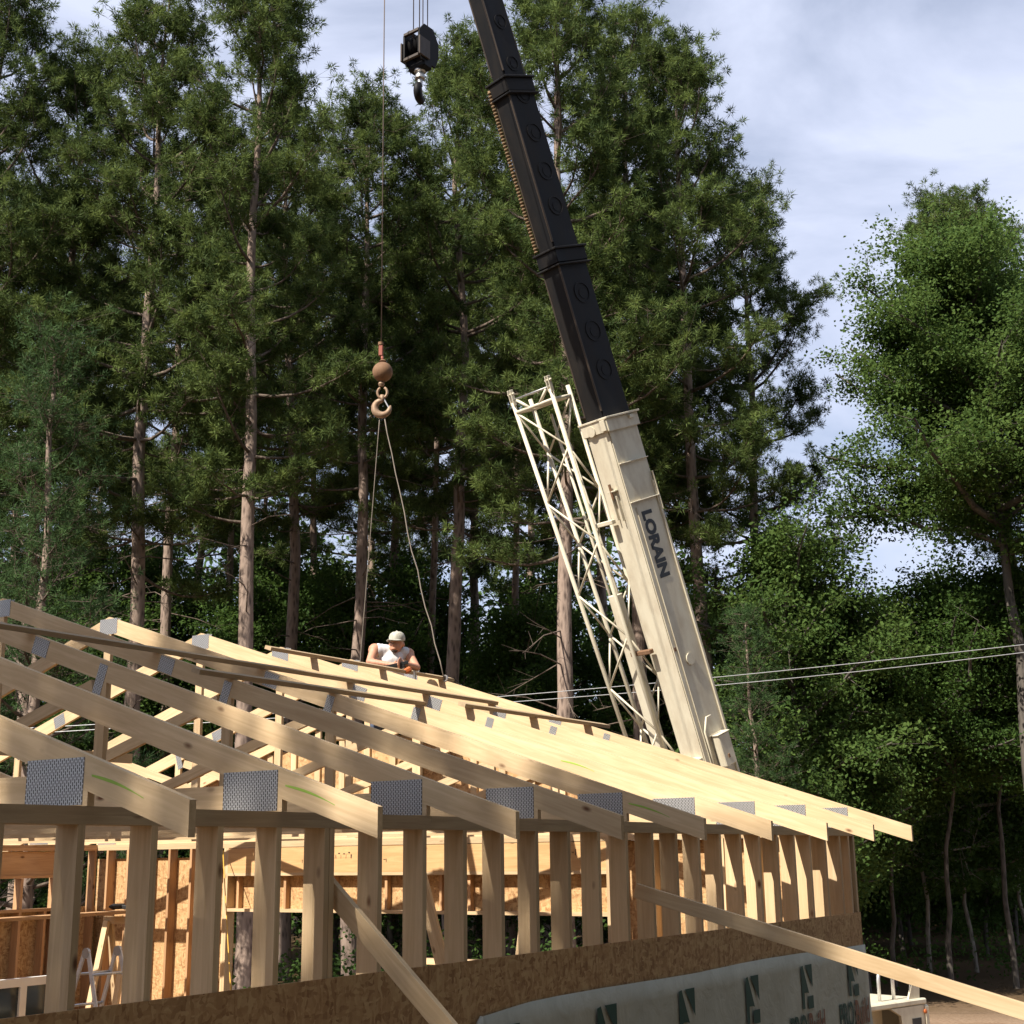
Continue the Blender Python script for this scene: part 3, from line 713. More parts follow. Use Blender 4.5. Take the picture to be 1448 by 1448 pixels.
tube("inner_tube", [((ax + bx) / 2 + .1, y0_ + .05, ty(1000)), ((ax + bx) / 2 - .10, y0_ + .05, ty(560))], .024, CREAM, jib, 8)
for yy in (730, 915): onboom("jib_clamp", (bx - hx) / 2 - .02, hy + .09, ty(yy), .42, .10, .07, CREAM if yy < 900 else RUST, jib, .01)

# superstructure and carrier (mostly hidden by the house)
carA = Vector((.74, .67, 0)).normalized(); carR = Matrix((carA, Vector((-carA.y, carA.x, 0)), Vector((0, 0, 1)))).transposed()
deck_end = Vector((6.35, 22.35, 0)); CM = Matrix.Translation(deck_end - crane_loc) @ carR.to_4x4()   # local x=0 at the end, carrier runs to -x; camera side is -y
def cbox(name, x0, x1, y0, y1, z0, z1, m, ch=.02, parent=None):
    return link(name, box_me(x1 - x0, y1 - y0, z1 - z0, m, ch), parent or crane, (CM if parent is None else Matrix.Identity(4)) @ Matrix.Translation(((x0 + x1) / 2, (y0 + y1) / 2, (z0 + z1) / 2)))
cbox("carrier_frame", -9.0, -.75, .35, 1.75, .62, 1.08, CREAM)
cbox("deck", -9.0, -.02, .02, 2.28, 1.10, 1.19, CREAM)
# end bumper wing seen beyond the corner: solid plate, its cut-out only a dark panel
bp = [(-.62, .38), (-.45, .30), (0, .30), (.02, .9), (0, 1.19), (-.9, 1.19), (-.78, 1.0)]
cbox("bumper", -.10, .04, .02, 2.28, .38, 1.095, CREAM, .03)
prism_o = link("bumper_wing", prism_me([(-.62, .45), (-.12, .38), (-.12, 1.095), (-1.0, 1.095), (-.75, .98)], .05, CREAM), crane, CM @ Matrix.Translation((0, .05, 0)))
cbox("step_hole_shade", -.46, -.22, .015, .03, .62, .92, BLACKP, 0)  # thin black panel standing in for the shade of a square opening
lathe("marker_lamp", [(.035, 0), (.035, .02), (.02, .03)], ORANGE, crane, CM @ Matrix.Translation((-.10, .02, 1.0)) @ Matrix.Rotation(math.pi / 2, 4, 'X'), 12)
hoop = [(-.95 + .0, .25, 1.19), (-.95, .25, 1.50)] + [(-.95 + .19 - .19 * math.cos(a), .25, 1.50 + .19 * math.sin(a)) for a in np.linspace(.3, math.pi - .3, 7)] + [(-.57, .25, 1.50), (-.57, .25, 1.19)]
tube("hoop_handrail", hoop, .028, ALU, crane, 10, CM)
cbox("headlamp_box", -2.0, -1.35, .35, .65, 1.19, 1.50, CREAM, .03)
lathe("headlamp", [(.13, 0), (.14, .03), (.10, .07), (.03, .09)], ALU, crane, CM @ Matrix.Translation((-1.55, .35, 1.35)) @ Matrix.Rotation(math.pi / 2, 4, 'X'), 18)
wing = link("mudflap_plate", prism_me([(0, 0), (.30, 0), (.36, .42), (.12, .22)], .03, CREAM), crane, CM @ Matrix.Translation((-.42, .10, 1.19)))
tube("stay_rod", [(-.38, .10, 1.19), (-.28, .1, 1.62)], .012, STEEL, crane, 6, CM)
for wx in (-1.9, -3.4, -6.6, -8.0):
    for wy in (.32, 1.98):
        wh = lathe("wheel", [(.28, -.16), (.5, -.16), (.54, -.10), (.54, .10), (.5, .16), (.28, .16)], TYRE, crane, CM @ Matrix.Translation((wx, wy, .54)) @ Matrix.Rotation(math.pi / 2, 4, 'X'), 24)
        lathe("rim", [(.06, -.17), (.28, -.15), (.28, .15), (.06, .17)], CREAM, wh, Matrix.Identity(4), 16)
foot = CEN + E1 * ty(1330) - crane_loc
rbox("turntable", 1.9, 1.9, 1.19, 1.40, CREAM, .3, crane, mw=Matrix.Translation((foot.x + .2, foot.y + .2, 0)))
for sgn in (-1, 1):
    board("boom_pivot_plate", foot + E3 * sgn * .36 + Vector((0, 0, -.9)), foot + E3 * sgn * .36 + Vector((0, 0, .35)), .8, .06, CREAM, crane, tuple(azv), .02)
cw = rbox("counterweight", 1.2, .5, 1.45, 2.0, CREAM, .1, crane, mw=Matrix.Translation((foot.x - azv.x * .9, foot.y - azv.y * .9, 0)) @ Matrix((E3, azv, Vector((0, 0, 1)))).transposed().to_4x4())
cab = rbox("operator_cab", .9, 1.5, 1.42, 2.9, CREAM, .12, crane, mw=Matrix.Translation((foot.x - E3.x * 1.0, foot.y - E3.y * 1.0, 0)) @ Matrix((E3, azv, Vector((0, 0, 1)))).transposed().to_4x4())
link("cab_window", box_me(.7, .02, .7, GLASS, .01), cab, Matrix.Translation((0, .752, 2.35)))

# ------------------------------------------------------------------ hook block, ball, ropes, slings
bl = at(594, 70, 17.55)
blk = empty("hook_block", bl + Vector((0, 0, -.836)), Matrix.Rotation(math.radians(-37), 3, 'Z'), "black multi-sheave hook block hanging beside the boom", "hook block")
blk.scale = (.88, .88, .88); bpy.context.view_layer.update()
Zb = .95
for xx in (-.16, .16):
    link("cheek_plate", prism_me([(-.16, -.32), (.18, -.32), (.26, -.12), (.26, .15), (.12, .36), (-.10, .36), (-.22, .2), (-.22, -.2)], .035, BLACK), blk, Matrix.Translation((xx, 0, Zb)) @ Matrix.Rotation(math.pi / 2, 4, 'Z'))
for xx in (-.09, -.03, .03, .09):
    lathe("sheave", [(.15, -.026), (.20, -.026), (.16, 0), (.20, .026), (.15, .026)], BLACK, blk, Matrix.Translation((xx, .02, Zb + .05)) @ Matrix.Rotation(math.pi / 2, 4, 'Y'), 20)
for (yy, zz) in ((-.21, .21), (-.21, -.25), (.20, .21), (.22, -.2)):
    onboom("spacer_bar", 0, yy, Zb + zz, .32, .05, .05, WORN, blk)
for xx in (-.20, .20): onboom("weight_plate", xx, -.12, Zb - .1, .03, .26, .34, WORN, blk, .006)
lathe("shank", [(.10, -.34), (.10, -.42), (.06, -.44), (.06, -.48), (.085, -.49), (.085, -.54), (.045, -.55), (.045, -.68)], STEEL, blk, Matrix.Translation((0, 0, Zb)), 14)
onboom("trunnion", 0, 0, Zb - .35, .36, .22, .12, BLACK, blk, .03)
def hook(parent, sc_, zt_, m, latch=True, rot=0):
    a = [math.radians(x) for x in np.linspace(95, 345, 14)]
    R_ = .115
    pts = [(0, 0, .20), (0, 0, .12)] + [(R_ * math.cos(x), 0, -.0 + R_ * math.sin(x)) for x in a] + [(R_ + .012, 0, .03)]
    rr = [.036, .038] + [.036 + .022 * math.sin(math.pi * i / 13) for i in range(14)] + [.012]
    V, Fc = tube_vf([Vector(p) * sc_ for p in pts], [r * sc_ for r in rr], 10)
    h = link("hook", mesh("hook", V, Fc, m, True), parent, Matrix.Translation((0, 0, zt_)) @ Matrix.Rotation(rot, 4, 'Z'))
    if latch: link("safety_latch", box_me(.02 * sc_, .03 * sc_, .17 * sc_, STEEL, .002), h, Matrix.Translation((.06 * sc_, 0, .07 * sc_)) @ Matrix.Rotation(math.radians(-28), 4, 'Y'))
    return h
hook(blk, 1.15, Zb - .80, BLACK, True, math.radians(112))

ball = at(541, 526, 17.1)
hb = empty("headache_ball", ball + Vector((0, 0, -.62)), Matrix.Rotation(math.radians(-5), 3, 'Z'), "round rusty headache ball with swivel hook on a single rope", "hook ball")
B0 = .62
prof = [(.135 * math.cos(t), .135 * math.sin(t)) for t in np.linspace(-math.pi / 2 + .25, math.pi / 2 - .25, 14)]
lathe("ball", [(.03, -.15)] + prof + [(.05, .15), (.03, .17)], RUST, hb, Matrix.Translation((0, 0, B0)), 24)
onboom("wedge_socket", -.025, 0, B0 + .30, .055, .05, .15, REDP, hb, .008)
tube("socket_link", [(0, 0, B0 + .15), (-.01, 0, B0 + .23)], .018, REDP, hb)
lathe("rope_clip", [(.035, -.02), (.035, .02)], RUST, hb, Matrix.Translation((-.03, 0, B0 + .40)), 10)
lathe("swivel", [(.03, 0), (.045, .03), (.03, .06)], HOOKM, hb, Matrix.Translation((-.015, 0, B0 - .20)), 12)
sh = [(.065 * math.cos(a), 0, .075 * math.sin(a)) for a in np.linspace(math.radians(115), math.radians(425), 14)]
tube("shackle", sh, .018, HOOKM, hb, 8, Matrix.Translation((0, 0, B0 - .29)))
hook(hb, .88, B0 - .50, HOOKM, True, 0)
tipA = CEN + BR @ Vector((-.1, .80, 14.0))
tr = tube("hoist_rope", [hb.matrix_world.translation + Vector((-.02, 0, B0 + .24)), Vector((ball.x - .03, ball.y, ball.z + 5)), Vector((ball.x - .03, ball.y + .05, tipA.z))], .0085, ROPE, None, 6)
tag(tr, "single wire rope running straight up from the rusty ball", "wire rope")
for k, (px, yy) in enumerate(((-.16, .18), (-.04, -.14), (.04, .16), (.15, -.12))):
    b0 = blk.matrix_world @ Vector((px * .6, yy, Zb + .1)); 
    t = tube("hoist_rope", [b0, b0 + Vector((0, .0, 15.9 + HC - b0.z - .4))], .0085, ROPE, None, 6)
    tag(t, "wire rope reeved up from the black hook block", "wire rope", "ropes of the hook block")
hkp = hb.matrix_world.translation + Vector((-.01, 0, B0 - .60))
slL = W(13.70, 6.35, 2.05); slR = W(13.70, 5.0, 2.125)
def sag(a, b_, s, n_=12, wob=0.0, seed=1):
    r_ = random.Random(seed); pts = []
    for i in range(n_ + 1):
        u = i / n_; p = a.lerp(b_, u); p.z -= s * 4 * u * (1 - u)
        if 0 < i < n_: p += Vector((r_.uniform(-wob, wob), 0, 0))
        pts.append(p)
    return pts
tag(tube("sling", sag(hkp + Vector((-.02, 0, 0)), slL, .02), .0055, SLING, None, 6), "straight thin sling from the hook down behind the worker", "sling")
tag(tube("sling", sag(hkp + Vector((.03, 0, .03)), slR, .13, 14, .014, 3), .0075, SLING, None, 6), "crooked sling from the hook to an eye on the last truss", "sling")
eye = lathe("lifting_eye", [(.028, -.008), (.042, -.008), (.042, .008), (.028, .008), (.028, -.008)], STEEL, trusses[8], Matrix.Translation((-5.0, -.0, roof_z(5.0) - ZP1 + .03)) @ Matrix.Rotation(math.pi / 2, 4, 'X'), 14)

# ------------------------------------------------------------------ overhead cables
for k, dz_ in enumerate((0, .13)):
    a = at(-120, 1037, 27.0); m_ = at(720, 984, 27.0); b_ = at(1570, 897, 27.0)
    pts = []
    for i in range(25):
        u = i / 24; p = a * (2 * (u - .5) * (u - 1)) + m_ * (4 * u * (1 - u)) + b_ * (2 * u * (u - .5)); p.z -= dz_ * (1 - .3 * math.sin(u * 6)); pts.append(p)
    t = tube("overhead_cable", pts, .0075, CABLE, None, 6)
    tag(t, "pale overhead service cable strung between the crane and the woods", "cable", "pair of overhead cables")

# ================================================================== THINGS INSIDE THE HOUSE
def ladder():
    q, zf = 6.4, ZF
    basep = W(9.80, q, zf)
    lad = empty("stepladder", basep, HOUSE_R, "aluminium folding ladder standing inside behind the open studs", "ladder")
    Ht = 1.38
    for sx in (-1, 1):
        for yy in (-.2, .2):
            board("rail", (sx * .48, yy * 1.15, 0), (sx * .03, yy, Ht), .05, .02, ALU, lad, (1, 0, 0), .004)
        for h in (.28, .58, .88, 1.18):
            x = sx * (.48 - .43 * h / Ht); w_ = .2 * (1.15 - .15 * h / Ht)
            tube("rung", [(x, -w_, h), (x, w_, h)], .014, ALU, lad, 8)
    for yy in (-.2, .2):
        lathe("hinge", [(.05, -.014), (.05, .014)], STEEL, lad, Matrix.Translation((0, yy, Ht)) @ Matrix.Rotation(math.pi / 2, 4, 'X'), 16)
ladder()
pl = board("scaffold_plank", W(9.3, 9.0, -.64), W(12.75, 9.0, -.61), .038, .235, WOOD_O, None); tag(pl, "red-brown scaffold plank set level in front of the rear wall", "plank")
for s in (9.7, 12.35):
    tr_ = empty("trestle", W(s, 9.0, ZF), HOUSE_R, "wooden trestle under the scaffold plank", "trestle", "trestles under the plank")
    board("beam", (-.28, 0, 1.54), (.28, 0, 1.54), .09, .038, WOOD, tr_)
    for sx in (-1, 1):
        for sy in (-1, 1): board("leg", (sx * .24, sy * .30, 0), (sx * .2, sy * .03, 1.53), .089, .036, WOOD, tr_, (1, 0, 0))
dr = empty("cordless_drill", W(12.3, 9.0, -.594), HOUSE_R, "black cordless drill lying on the scaffold plank", "drill")
lathe("body", [(.02, -.12), (.035, -.10), (.035, .06), (.025, .10), (.012, .13)], BLACKP, dr, Matrix.Translation((0, 0, .05)) @ Matrix.Rotation(math.pi / 2, 4, 'X'), 14)
board("handle", (0, .05, .045), (.14, .09, .03), .05, .04, BLACKP, dr, (0, 0, 1), .008); onboom("battery", .16, .095, .035, .06, .09, .06, BLACKP, dr, .01)
wp = empty("wrapped_window", W(11.9, 10.2, ZF), HOUSE_R, "white window unit leaning below the scaffold plank", "window")
for a, b_ in (((0, -.6, .0), (0, .6, .0)), ((0, -.6, .75), (0, .6, .75))): board("frame", (a[0], a[1], a[2] + .05), (b_[0], b_[1], b_[2] + .05), .1, .08, WHITE, wp)
for yy in (-.55, 0, .55): board("frame", (0, yy, .1), (0, yy, .75), .08, .1, WHITE, wp, (1, 0, 0))
link("pane", box_me(.01, 1.1, .65, GLASS), wp, Matrix.Translation((0, 0, .42)))
def lean(name, s, q0, z0, q1, z1, w, t, label, ds=0, m=WOOD):
    o = board(name, W(s, q0, z0), W(s + ds, q1, z1), w, t, m, None, tuple(NV), .001); tag(o, label, "board")
p_a = W(11.0, 3.22, -.18)
lean("leaning_board", 11.4, 3.0, ZF, 3.52, -.17, .14, .038, "wide board propped at a slant inside the wide opening", ds=-.2)
lean("leaning_board", 11.6, 2.85, ZF, 2.58, -.28, .09, .038, "pair board standing beside a twin inside the opening, outer one", ds=.1)
lean("leaning_board", 11.55, 2.78, ZF, 2.50, -.27, .09, .038, "pair board standing beside a twin inside the opening, inner one", ds=.1, m=WOOD_O)
lumber_base = W(12.6, 2.6, -.93)
for i in range(4):
    o = board("stacked_plank", W(12.4, .9, ZF + .02 + .28 * i + .12), W(12.4, 4.6, ZF + .02 + .28 * i + .12), .24, .20, WOOD_O, None); tag(o, "red-brown timber lying in a stack near the gable wall", "timber", "stacked timbers by the gable wall")
o = board("stacked_plank", W(12.5, .9, ZF + 1.17), W(12.5, 4.6, ZF + 1.17), .05, .24, WOOD, None); tag(o, "pale plank lying on top of the stacked timbers", "timber")
tag(tube("power_cord", sag(W(13.55, 8.45, .12), W(12.3, 7.0, -1.7), .02, 10), .007, CORD, None, 6), "taut yellow cord slanting down inside the wide opening", "cord")

# ================================================================== THE WORKER
def build_person():
    mid = W(13.15, 5.33, 0)
    sc_m = 1.0
    head = at(561, 909, 16.45); zh = head.z
    feet = Vector((head.x - .12, head.y + .22, zh - 1.10))
    per = empty("person", feet, None, "person in white sleeveless shirt and cap leaning over the roof trusses", "person")
    def L(x, y, Y=16.45): return at(x, y, Y) - feet
    hd = head - feet
    def blob(bm, c, r, sx=1, sy=1, sz=1, rot=None):
        M = Matrix.Translation(c) @ (rot or Matrix.Identity(4)) @ Matrix.Diagonal((sx * r, sy * r, sz * r, 1))
        bmesh.ops.create_icosphere(bm, subdivisions=2, radius=1, matrix=M)
    def limb(bm, a, b_, r0, r1, n_=7):
        for i in range(n_ + 1):
            u = i / n_; blob(bm, Vector(a).lerp(Vector(b_), u), r0 + (r1 - r0) * u)
    def finish(bm, nm, m, vox, parent):
        me = bpy.data.meshes.new(nm); bm.to_mesh(me); bm.free()
        tmp = bpy.data.objects.new(nm, me); COL.objects.link(tmp)
        md = tmp.modifiers.new("r", 'REMESH'); md.mode = 'VOXEL'; md.voxel_size = vox
        md2 = tmp.modifiers.new("s", 'SMOOTH'); md2.iterations = 3; md2.factor = .5
        dg = bpy.context.evaluated_depsgraph_get(); out = bpy.data.meshes.new_from_object(tmp.evaluated_get(dg)); bpy.data.objects.remove(tmp)
        out.materials.clear(); out.materials.append(m); out.polygons.foreach_set("use_smooth", [True] * len(out.polygons))
        return link(nm, out, parent)
    shL = L(530, 919, 16.42); shR = L(577, 925, 16.62); elL = L(523, 936, 16.30); elR = L(589, 944, 16.42); haL = L(553, 940, 16.18); haR = L(571, 938, 16.20)
    chest = (shL + shR) / 2 + Vector((0, .03, -.10)); hip = Vector((.05, .12, .36)); neck = (shL + shR) / 2 + Vector((.03, -.02, .03))
    chin = hd + Vector((-.02, -.05, -.09))
    bm = bmesh.new()
    # head, tilted forward and turned a little to picture left
    blob(bm, hd + Vector((0, .01, .01)), .098, .86, 1.02, 1.08); blob(bm, hd + Vector((-.018, -.035, -.055)), .078, .86, .85, .95)
    blob(bm, hd + Vector((-.040, -.100, -.035)), .017, .8, 1.1, 1.3); blob(bm, hd + Vector((-.034, -.088, -.085)), .026, 1.1, .6, .5)
    for sx in (-1, 1): blob(bm, hd + Vector((sx * .086, .015, -.02)), .026, .5, .8, 1.2)
    limb(bm, neck + Vector((0, .02, -.04)), hd + Vector((0, .02, -.06)), .066, .058, 5)
    limb(bm, chest, hip, .15, .14, 6); limb(bm, shL, shR, .075, .075, 6)
    blob(bm, shL, .082); blob(bm, shR, .082)
    limb(bm, shL, elL, .068, .05); limb(bm, shR, elR, .068, .05); limb(bm, elL, haL, .048, .032); limb(bm, elR, haR, .048, .032)
    for ha, el, sgn in ((haL, elL, 1), (haR, elR, -1)):
        dv = (ha - el).normalized(); pal = ha + dv * .045; blob(bm, pal, .04, 1.1, .7, .9)
        for k, ln in enumerate((.062, .075, .07, .055)):
            st_ = pal + dv * .025 + Vector((0, -.012, .03 - .02 * k)); kn = st_ + dv * ln * .55 + Vector((0, -.018, -.002)); limb(bm, st_, kn, .0095, .009, 4); limb(bm, kn, kn + dv * ln * .2 + Vector((0, .01, -.035)), .009, .0075, 4)
        limb(bm, pal + Vector((0, -.01, .03)), pal + dv * .03 + Vector((0, -.03, .055)), .012, .009, 4)
    for sx in (-1, 1):
        h0 = hip + Vector((sx * .09, 0, -.02)); kn = Vector((sx * .15 + .03, -.22, .10)); ft = Vector((sx * .16 + .03, .18, .07))
        limb(bm, h0, kn, .088, .062); limb(bm, kn, ft, .058, .042)
    body = finish(bm, "body", SKIN, .011, per)
    bm = bmesh.new()
    limb(bm, chest + Vector((0, -.005, .0)), hip + Vector((0, 0, .02)), .163, .152, 7)
    limb(bm, shL.lerp(shR, .1), shL.lerp(shR, .9), .088, .088, 7); blob(bm, chest + Vector((-.02, -.06, 0)), .15, 1.15, .7, 1)
    finish(bm, "shirt", SHIRT, .014, per)
    bm = bmesh.new(); limb(bm, hip + Vector((0, 0, .03)), hip + Vector((0, 0, -.05)), .158, .15, 3)
    for sx in (-1, 1):
        h0 = hip + Vector((sx * .09, 0, -.02)); kn = Vector((sx * .15 + .03, -.22, .10)); ft = Vector((sx * .16 + .03, .14, .08)); limb(bm, h0, kn, .10, .076); limb(bm, kn, ft, .073, .062)
    finish(bm, "trousers", JEANS, .014, per)
    for sx in (-1, 1):
        bm = bmesh.new(); ft = Vector((sx * .16 + .03, .20, .055)); limb(bm, ft + Vector((0, -.03, .03)), ft + Vector((0, .10, .0)), .055, .046, 5); finish(bm, "boot", BOOT, .014, per)
    # cap: crown dome, brim, button
    prof = [(.100, -.012), (.103, .01), (.100, .045), (.085, .078), (.055, .098), (.015, .105)]
    tilt = Matrix.Rotation(math.radians(4), 4, 'X')
    cap = lathe("cap", prof, CAPM, per, Matrix.Translation(hd + Vector((.004, .004, .035))) @ Matrix.Rotation(math.radians(-30), 4, 'Z') @ tilt @ Matrix.Diagonal((.92, 1.06, 1, 1)), 18)
    V, Fc = [], []
    for i in range(13):
        a = math.radians(-180 + 15 * i)
        V += [(.095 * math.cos(a), .095 * math.sin(a), 0), (.090 * math.cos(a), .085 * math.sin(a) - .085 * max(0, -math.sin(a)) ** .6, -.022 * abs(math.cos(a)) - .004)]
    for i in range(12): Fc.append((2 * i, 2 * i + 2, 2 * i + 3, 2 * i + 1))
    br_ = link("brim", mesh("brim", V, Fc, CAPM, True), cap); br_.modifiers.new("s", 'SOLIDIFY').thickness = .005
    lathe("button", [(.012, .10), (.012, .112), (.004, .116)], CAPM, cap, Matrix.Identity(4), 8)
    bm = bmesh.new(); blob(bm, hd + Vector((.005, .045, -.01)), .088, .95, .75, .85); finish(bm, "hair", HAIR, .012, per)
    bm = bmesh.new(); blob(bm, hd + Vector((-.022, -.062, -.108)), .045, 1.0, .6, .5); finish(bm, "beard", HAIR, .008, per)
    for sx in (-1, 1): lathe("eye", [(.001, -.008), (.009, -.003), (.009, .003), (.001, .008)], HAIR, per, Matrix.Translation(hd + Vector((-.032 + sx * .030, -.088 + .012 * sx, -.012))), 8)
    # staging plank under the boots
    sp_ = board("staging_plank", feet + Vector((-.75, .05, -.02)), feet + Vector((.75, .05, -.02)), .038, .24, WOOD_P, None); tag(sp_, "plank between the truss webs that the worker stands on", "plank")
    # nailer resting under the hands
    ng = at(563, 941, 16.12)
    nl = empty("nail_gun", ng + Vector((0, 0, -.06)), Matrix.Rotation(math.radians(15), 3, 'Z'), "black and orange nail gun in the worker's hands", "nail gun")
    board("magazine", (-.16, 0, .03), (.12, 0, .10), .045, .035, BLACKP, nl, (0, 0, 1), .006); board("body", (.07, 0, -.02), (.16, 0, .03), .07, .06, ORANGE, nl, (0, 0, 1), .02)
    board("handle", (.08, 0, .06), (-.06, 0, .0), .035, .035, BLACKP, nl, (0, 0, 1), .008); lathe("nose", [(.02, -.05), (.02, .03), (.03, .05)], STEEL, nl, Matrix.Translation((.20, 0, -.05)), 10)
build_person()

# ================================================================== TREES
def tri_mesh(name, V, T, m, tone=None):
    me = bpy.data.meshes.new(name); nv, nt = len(V), len(T)
    me.vertices.add(nv); me.vertices.foreach_set("co", np.asarray(V, np.float32).ravel())
    me.loops.add(nt * 3); me.loops.foreach_set("vertex_index", np.asarray(T, np.int32).ravel())
    me.polygons.add(nt); me.polygons.foreach_set("loop_start", np.arange(0, nt * 3, 3, dtype=np.int32)); me.polygons.foreach_set("loop_total", np.full(nt, 3, np.int32))
    if tone is not None:
        a = me.attributes.new("tone", 'FLOAT', 'POINT'); a.data.foreach_set("value", np.asarray(tone, np.float32))
    me.materials.append(m); me.update(calc_edges=True); return me
class Wood:
    def __init__(s): s.V, s.F = [], []
    def tube(s, pts, rads, n=6):
        o = len(s.V); V, Fc = tube_vf(pts, rads, n, False); s.V += V; s.F += [tuple(i + o for i in f) for f in Fc]
def unit(a): return a / np.maximum(1e-9, np.linalg.norm(a, axis=-1, keepdims=True))
def tufts(rs, C, D, per, ln, wd, spread):
    """needle tufts: thin triangles fanning out round each twig end"""
    n = len(C); C = np.repeat(C, per, 0); Dv = np.repeat(D, per, 0); k = len(C)
    r = unit(rs.normal(size=(k, 3))); dirv = unit(Dv * (1 - spread) + r * spread + np.array([0, 0, .10]))
    st = C + Dv * rs.uniform(-.10, .05, (k, 1)); L = ln * rs.uniform(.7, 1.15, (k, 1))
    side = unit(np.cross(dirv, rs.normal(size=(k, 3)))) * wd * rs.uniform(.7, 1.2, (k, 1))
    V = np.stack([st + dirv * L * .30 + side, st + dirv * L * .30 - side, st + dirv * L], 1).reshape(-1, 3)
    T = np.arange(k * 3).reshape(-1, 3)
    t = np.clip(np.repeat(rs.beta(1.3, 1.5, n), per) + rs.normal(0, .08, k), 0, 1)
    return V, T, np.repeat(t, 3)
def make_pine(seed, Ht, h0, rmax, limbs=60, per=52, dead=20, lean=0.0, r0=.22, soft=False):
    rs = np.random.RandomState(seed); w = Wood()
    zs = np.linspace(0, Ht, 16); swx = np.cumsum(rs.normal(0, .07, 16)); swy = np.cumsum(rs.normal(0, .07, 16)); swx[0] = swy[0] = 0
    tp = lambda z: Vector((np.interp(z, zs, swx) + lean * z, np.interp(z, zs, swy), z))
    rad = lambda z: max(.025, r0 * (1 - z / Ht) ** .72 + .02) * (1 + .35 * math.exp(-z / .5))
    w.tube([tp(z) for z in np.linspace(-.3, Ht * .985, 26)], [rad(max(0, z)) for z in np.linspace(0, Ht * .985, 26)], 10)
    ntrunk = len(w.F); C, D = [], []; ga = rs.uniform(0, 6.28)
    for i in range(limbs):
        nw = max(1, int((Ht - h0) / (.82 if not soft else .45))); t = min(.99, (round((i + rs.uniform(0, 1)) / limbs * nw) + rs.normal(0, .10)) / nw); t = max(0.0, t); z = h0 + (Ht - h0) * t
        prof = (.72 + .28 * t / .3) if t < .3 else math.sqrt(max(.06, 1 - ((t - .3) / .74) ** 2.6))
        if soft: prof = max(.12, 1 - t * .9)
        L = rmax * prof * rs.uniform(.55, 1.15); ga += 2.4 + rs.normal(0, .4); el = math.radians((-14 + 58 * t if not soft else 2 + 25 * t) + rs.normal(0, 9))
        h = Vector((math.cos(ga), math.sin(ga), 0)); base = tp(z); pts = [base]; ng = 5; dr = h * math.cos(el) + Vector((0, 0, math.sin(el))); p = base.copy()
        bend = math.radians(rs.uniform(5, 14))
        for g in range(ng):
            p = p + dr * (L / ng); pts.append(p.copy()); e2 = math.asin(max(-1, min(1, dr.z))) + bend
            h = (h + Vector((rs.normal(0, .14), rs.normal(0, .14), 0))).normalized(); dr = h * math.cos(min(e2, 1.35)) + Vector((0, 0, math.sin(min(e2, 1.35))))
        rb = .014 + .014 * L; w.tube(pts, [rb * (1 - .8 * k / ng) for k in range(ng + 1)], 5)
        nt = int(3 + L * 2.7)
        for k in range(nt):
            u = min(1, .34 + .66 * (k + rs.uniform(0, .9)) / nt); fi = u * ng; a = int(min(ng - 1, fi)); q = pts[a].lerp(pts[a + 1], fi - a); ax_ = (pts[a + 1] - pts[a]).normalized()
            lat = ax_.cross(Vector((0, 0, 1))); lat = lat.normalized() if lat.length > 1e-3 else Vector((1, 0, 0)); sg = 1 if k % 2 else -1
            tw = (ax_ * rs.uniform(.4, 1.0) + lat * sg * rs.uniform(.2, 1.0) + Vector((0, 0, rs.uniform(.1, .8)))).normalized()
            tl = rs.uniform(.28, .85) * (1.1 - .4 * u) * (.55 + .16 * rmax)
            e = q + tw * tl; w.tube([q, q.lerp(e, .5) - Vector((0, 0, .05)), e], [.011, .008, .005], 3)
            nc = rs.randint(4, 7); sp = rs.uniform(.27, .36)
            for j in range(nc):
                o = Vector((rs.normal(0, sp), rs.normal(0, sp), rs.normal(.02, sp * .42))); c = e + o
                d_ = (tw * .5 + Vector((0, 0, .55)) + o * 1.6).normalized(); C.append(c); D.append(d_)
                if j < 4: w.tube([e - tw * .15, c], [.005, .003], 3)
        for _ in range(5): C.append(pts[-1] + Vector(rs.normal(0, .13, 3))); D.append(dr)
    for _ in range(16): C.append(tp(Ht) + Vector((rs.normal(0, .25), rs.normal(0, .25), rs.normal(-.2, .3)))); D.append(Vector((0, 0, 1)))
    for i in range(dead):
        z = rs.uniform(max(2.5, h0 - 7), h0 + 1.5); a = rs.uniform(0, 6.28); L = rs.uniform(.6, 2.4); el = math.radians(rs.uniform(-25, 15))
        b0 = tp(z); d_ = Vector((math.cos(a) * math.cos(el), math.sin(a) * math.cos(el), math.sin(el))); m1 = b0 + d_ * L * .5 + Vector((0, 0, rs.uniform(-.1, .15))); e = b0 + d_ * L
        w.tube([b0, m1, e], [.022, .014, .005], 4)
        for k in range(4):
            q = m1.lerp(e, rs.rand()); w.tube([q, q + (d_ + Vector(rs.normal(0, .8, 3))).normalized() * rs.uniform(.2, .6)], [.006, .003], 3)
    C = np.array(C); D = np.array(D)
    V, T, tone = tufts(rs, C, D, per, .225 if not soft else .17, .0135 if not soft else .010, .86 if not soft else .72)
    wm = mesh("trunk", w.V, w.F, [BARK, LIMB], True); mi = np.ones(len(w.F), np.int32); mi[:ntrunk] = 0; wm.polygons.foreach_set("material_index", mi)
    return wm, tri_mesh("crown", V, T, NEEDLE if not soft else SOFTN, tone)
